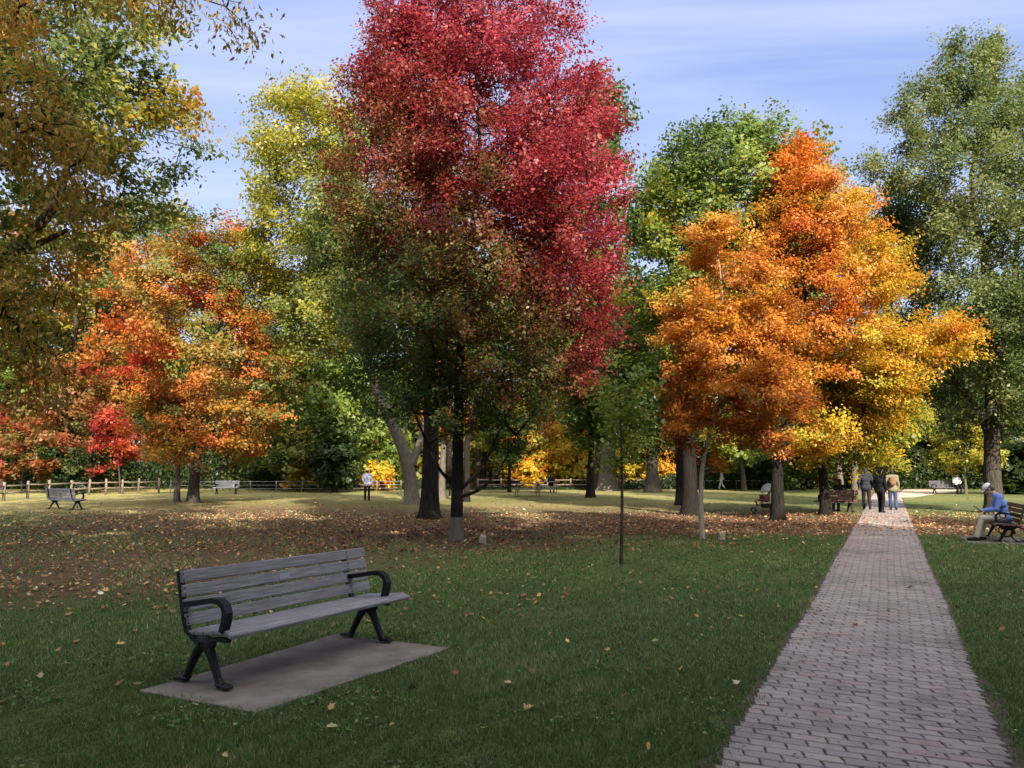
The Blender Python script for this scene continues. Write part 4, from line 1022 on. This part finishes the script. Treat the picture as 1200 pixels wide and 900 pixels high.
wk = person('walker in a khaki jacket, blue jeans and tan backpack on the path', G(1047, 598), away + .1,
            stand(knL=(-.09, .10, .50), anL=(-.09, .10, .09), anR=(.10, -.16, .12), knR=(.1, .0, .5)), KHAKI, JEANS, SHOE, HAIR, None, .94, .012, 1.4, 'people strolling along the path', long_top=.03)
bpk = MB(); bpk.ell((0, -.20, 1.22), (.15, .09, .20)); bpk.ell((0, -.27, 1.14), (.10, .05, .10)); bpk.capsule((-.09, -.15, 1.36), (-.12, .02, 1.45), .02); bpk.capsule((.09, -.15, 1.36), (.12, .02, 1.45), .02)
o = bpk.fuse('backpack', TAN, None, .012, 2); o.location = wk.location; o.rotation_euler = wk.rotation_euler; o.scale = wk.scale; tag(o, 'tan backpack on the back of the walker in khaki', 'backpack')
person('man in a pale lilac shirt, black trousers and white cap standing on the far lawn', G(430, 587), R(12), stand(elL=(-.25, .02, 1.15), wrL=(-.17, .16, 1.0), elR=(.26, -.02, 1.14)), PALEBLUE, BLACK, SHOE, HAIR, WHITE, .93, .014, 1.2)
person('person all in white striding across the lawn far beyond the leaf litter', G(846, 574), R(85), stand(knL=(-.09, .16, .52), anL=(-.09, .26, .10), knR=(.09, -.03, .5), anR=(.1, -.30, .12), wrR=(.24, .16, .93), wrL=(-.24, -.16, .93)), WHITE, WHITE, SHOE, HAIR, None, .88, .016, 1.2)
pz = G(987, 600.5)
person('dark haired person in black sitting on the bench behind the leaning trunk', (pz.x, pz.y + .02, 0), R(5), sit(0), BLACK, JEANS, SHOE, HAIR, None, .97, .014, 1.4, hair_long=True)
pz = G(1123, 579)
person('person in a white top sitting at the end of the distant grey bench', (pz.x - .1, pz.y, 0), R(172), sit(.02), WHITE, BLACK, SHOE, HAIR, None, 1.0, .016, 1.2)

# ------------------------------------------------------------------ stroller, picnic tables, grill, stones
def stroller():
    root = empty('baby_stroller', G(896, 601), R(78), 'red baby stroller with a pale hood parked beside the dark maple trunk', 'stroller')
    AL = mat('grey metal tube', (.25, .25, .27), .4, .15, 20, metal=.5); RD = cloth('dark red fabric', (.23, .02, .035)); PL = cloth('pale grey fabric', (.50, .50, .53), .15); RB = mat('black rubber', (.015, .015, .016), .8)
    f = MB()
    for s in (-1, 1):
        x = s * .22
        f.tube([(x, -.42, 1.02), (x, -.34, .98), (x, -.05, .52), (x * .8, .38, .13)], .014, 8); f.tube([(x, -.34, .12), (x, -.18, .42), (x, .06, .72)], .013, 8); f.tube([(x, -.05, .52), (x, .18, .50)], .012, 8)
    f.tube([(-.22, -.34, .12), (.22, -.34, .12)], .012, 8); f.tube([(-.18, .38, .13), (.18, .38, .13)], .012, 8)
    f.build('frame', AL, root, True)
    h = MB(); h.tube([(-.22, -.42, 1.02), (.22, -.42, 1.02)], .018, 8); h.build('handle', RB, root, True)
    s = MB(); s.box((0, .06, .46), (.36, .36, .06), Matrix.Rotation(R(8), 3, 'X'), .02); s.box((0, -.16, .68), (.36, .06, .46), Matrix.Rotation(R(24), 3, 'X'), .02); s.box((0, .28, .36), (.32, .05, .24), Matrix.Rotation(R(-20), 3, 'X'), .015)
    for q in (-1, 1): s.box((q * .185, -.02, .56), (.03, .34, .22), None, .012)
    s.build('seat', RD, root)
    c = MB(); n = 7; vs = []
    for i_ in range(n):
        an = R(-15 + 115 * i_ / (n - 1))
        for q in range(9):
            w = PI * q / 8; yy = -.16 - .0 + math.cos(an) * -.0; rr = .30
            vs.append((math.cos(w) * .21, -.20 + math.sin(w) * rr * math.sin(an) * 1.0, .80 + math.sin(w) * rr * math.cos(an)))
    c.add(vs, [(i_ * 9 + q, i_ * 9 + q + 1, (i_ + 1) * 9 + q + 1, (i_ + 1) * 9 + q) for i_ in range(n - 1) for q in range(8)])
    o = c.build('canopy', PL, root, True); md = o.modifiers.new('thick', 'SOLIDIFY'); md.thickness = .012
    bk = MB(); bk.box((0, -.05, .27), (.34, .36, .16), None, .03); bk.build('basket', RB, root)
    for x, y, r_ in ((-.24, -.34, .13), (.24, -.34, .13), (-.18, .40, .10), (.18, .40, .10)):
        w = MB(); w.tube([(x, y + r_ * .86 * math.cos(t_), r_ + r_ * .86 * math.sin(t_)) for t_ in np.linspace(0, 2 * PI, 21)], r_ * .15, 7, cap=False); wo = w.build('wheel', RB, root, True)
        hb = MB(); hb.tube([(x - .012, y, r_), (x + .012, y, r_)], r_ * .25, 10)
        for q in range(5): t_ = 2 * PI * q / 5; hb.tube([(x, y, r_), (x, y + r_ * .8 * math.cos(t_), r_ + r_ * .8 * math.sin(t_))], .006, 5)
        hb.build('hub', AL, wo)
    return root
stroller()
PTW = wood('grey picnic boards', (.24, .19, .15), (.13, .10, .08))
def picnic(label, loc, rz):
    root = empty('picnic_table', loc, rz, label, 'picnic table', 'picnic tables on the far lawn')
    m = MB()
    for k in range(5): m.box((0, (k - 2) * .148, .74), (1.8, .14, .04), None, .006)
    m.build('tabletop', PTW, root)
    for s in (-1, 1):
        m = MB()
        for k in range(2): m.box((0, s * (.62 + k * .148), .44), (1.8, .14, .04), None, .006)
        m.build('seat', PTW, root)
    for s in (-1, 1):
        m = MB(); x = s * .65
        for q in (-1, 1): m.box((x, q * .40, .36), (.04, .10, .82), Matrix.Rotation(R(q * 28), 3, 'X'), .004)
        m.box((x + .045, 0, .40), (.04, 1.5, .09), None, .004); m.box((x + .045, 0, .69), (.04, .70, .08), None, .004); m.build('leg_frame', PTW, root)
    return root
picnic('wooden picnic table standing beside the thin black trunk', G(618, 581.5), R(8))
picnic('wooden picnic table farther off with a person sitting at it', G(640, 577.5), R(-12))
pz = G(645, 577.0)
person('person in dark top and pale trousers sitting at the farther picnic table', (pz.x, pz.y - .72, 0), R(-12), sit(.03), BLACK, WHITE, SHOE, HAIR, None, 1.0, .016, 1.4)
gr = empty('park_grill', G(527, 581), 0, 'black barbecue box on a post beside the guarded maple trunk', 'grill')
m = MB(); m.box((0, 0, .74), (.56, .40, .025)); m.box((0, .19, .86), (.56, .02, .23)); m.box((-.27, 0, .84), (.02, .40, .20)); m.box((.27, 0, .84), (.02, .40, .20)); m.build('firebox', IRON, gr)
m = MB(); m.tube([(0, 0, 0), (0, 0, .74)], .045, 10); m.build('post', IRON, gr, True)
m = MB()
for k in range(11): m.tube([(-.25 + k * .05, -.2, .90), (-.25 + k * .05, .18, .90)], .007, 5)
m.build('grate', IRON, gr)
STONE = mat('pale granite', (.30, .27, .22), .9, .3, 18, .6)
def stone(label, px, py, w, h, seed):
    rg_ = random.Random(seed); m = MB(); m.box((0, 0, h * .45), (w * .85, w * .6, h), Matrix.Rotation(R(6), 3, 'Y'), w * .16)
    m.v = [(x + rg_.gauss(0, w * .05), y + rg_.gauss(0, w * .05), z + rg_.gauss(0, w * .05)) for x, y, z in m.v]
    me_ = m.mesh('stone'); o = link('marker_stone', me_, STONE, None, False); md = o.modifiers.new('s', 'SUBSURF'); md.levels = 2; md.render_levels = 2; md.subdivision_type = 'SIMPLE'
    o.location = G(px, py); o.rotation_euler = (0, 0, R(rg_.uniform(-30, 30))); tag(o, label, 'stone', 'small stones set beside the trees')
stone('small pale stone in the red leaf litter right of the guarded trunk', 566, 637, .20, .20, 1)
stone('small pale stone on the grass right of the young orange maple', 846, 633, .17, .20, 2)

# ------------------------------------------------------------------ fences
FW = mat('weathered fence wood', (.24, .19, .145), .9, scale=12, bump=.5, stretch=(2, 2, .6), col2=(.12, .095, .075))
GALV = mat('galvanised wire', (.32, .32, .33), .5, .15, 30, metal=.4)
def fence(label, pts, h, rails, m, rr_, pr, name='fence', rail_name='rail'):
    root = empty(name, pts[0], 0, label, 'fence'); o0 = pts[0]; rg_ = random.Random(3)
    for p in pts:
        q = p - o0; hh = h * rg_.uniform(.96, 1.05); mb = MB(); mb.tube([(q.x, q.y, -.02), (q.x + rg_.gauss(0, .012), q.y, hh - .02), (q.x, q.y, hh)], [pr, pr * .95, pr * .7], 8); mb.build('post', m, root, True)
    for z in rails:
        for a_, b_ in zip(pts, pts[1:]):
            a2, b2_ = a_ - o0, b_ - o0; mb = MB(); dz = rg_.uniform(-.03, .03) if rr_ > .02 else 0
            mb.tube([(a2.x, a2.y, z + dz), ((a2.x + b2_.x) / 2, (a2.y + b2_.y) / 2, z - .012), (b2_.x, b2_.y, z + dz * -.5)], rr_, 7); mb.build(rail_name, m, root, True)
    return root
fence('weathered wooden post and rail fence along the bushes at the left', [G(*p) for p in ((-30, 590), (4, 587), (32, 584.3), (57, 582.6), (83, 581), (104, 580.2), (124, 579.6), (143, 578.8), (162, 578.2), (186, 577.6))], .95, (.40, .75), FW, .045, .075)
w0, w1 = G(200, 577.5), G(470, 576)
fence('low grey wire fence along the dark wood behind the man in the lilac shirt', [w0.lerp(w1, k / 9) for k in range(10)], .78, (.25, .5, .74), GALV, .012, .03, rail_name='wire')
w0, w1 = G(560, 573.2), G(805, 573.2)
fence('pale wooden rail fence behind the massive pale trunk', [w0.lerp(w1, k / 9) for k in range(10)], .85, (.35, .72), FW, .045, .07)
w0, w1 = G(826, 573.5), G(900, 573.5)
fence('thin pale railing behind the person striding in white', [w0.lerp(w1, k / 4) for k in range(5)], .72, (.68,), mat('white painted rail', (.6, .6, .6), .6, .1), .03, .03)
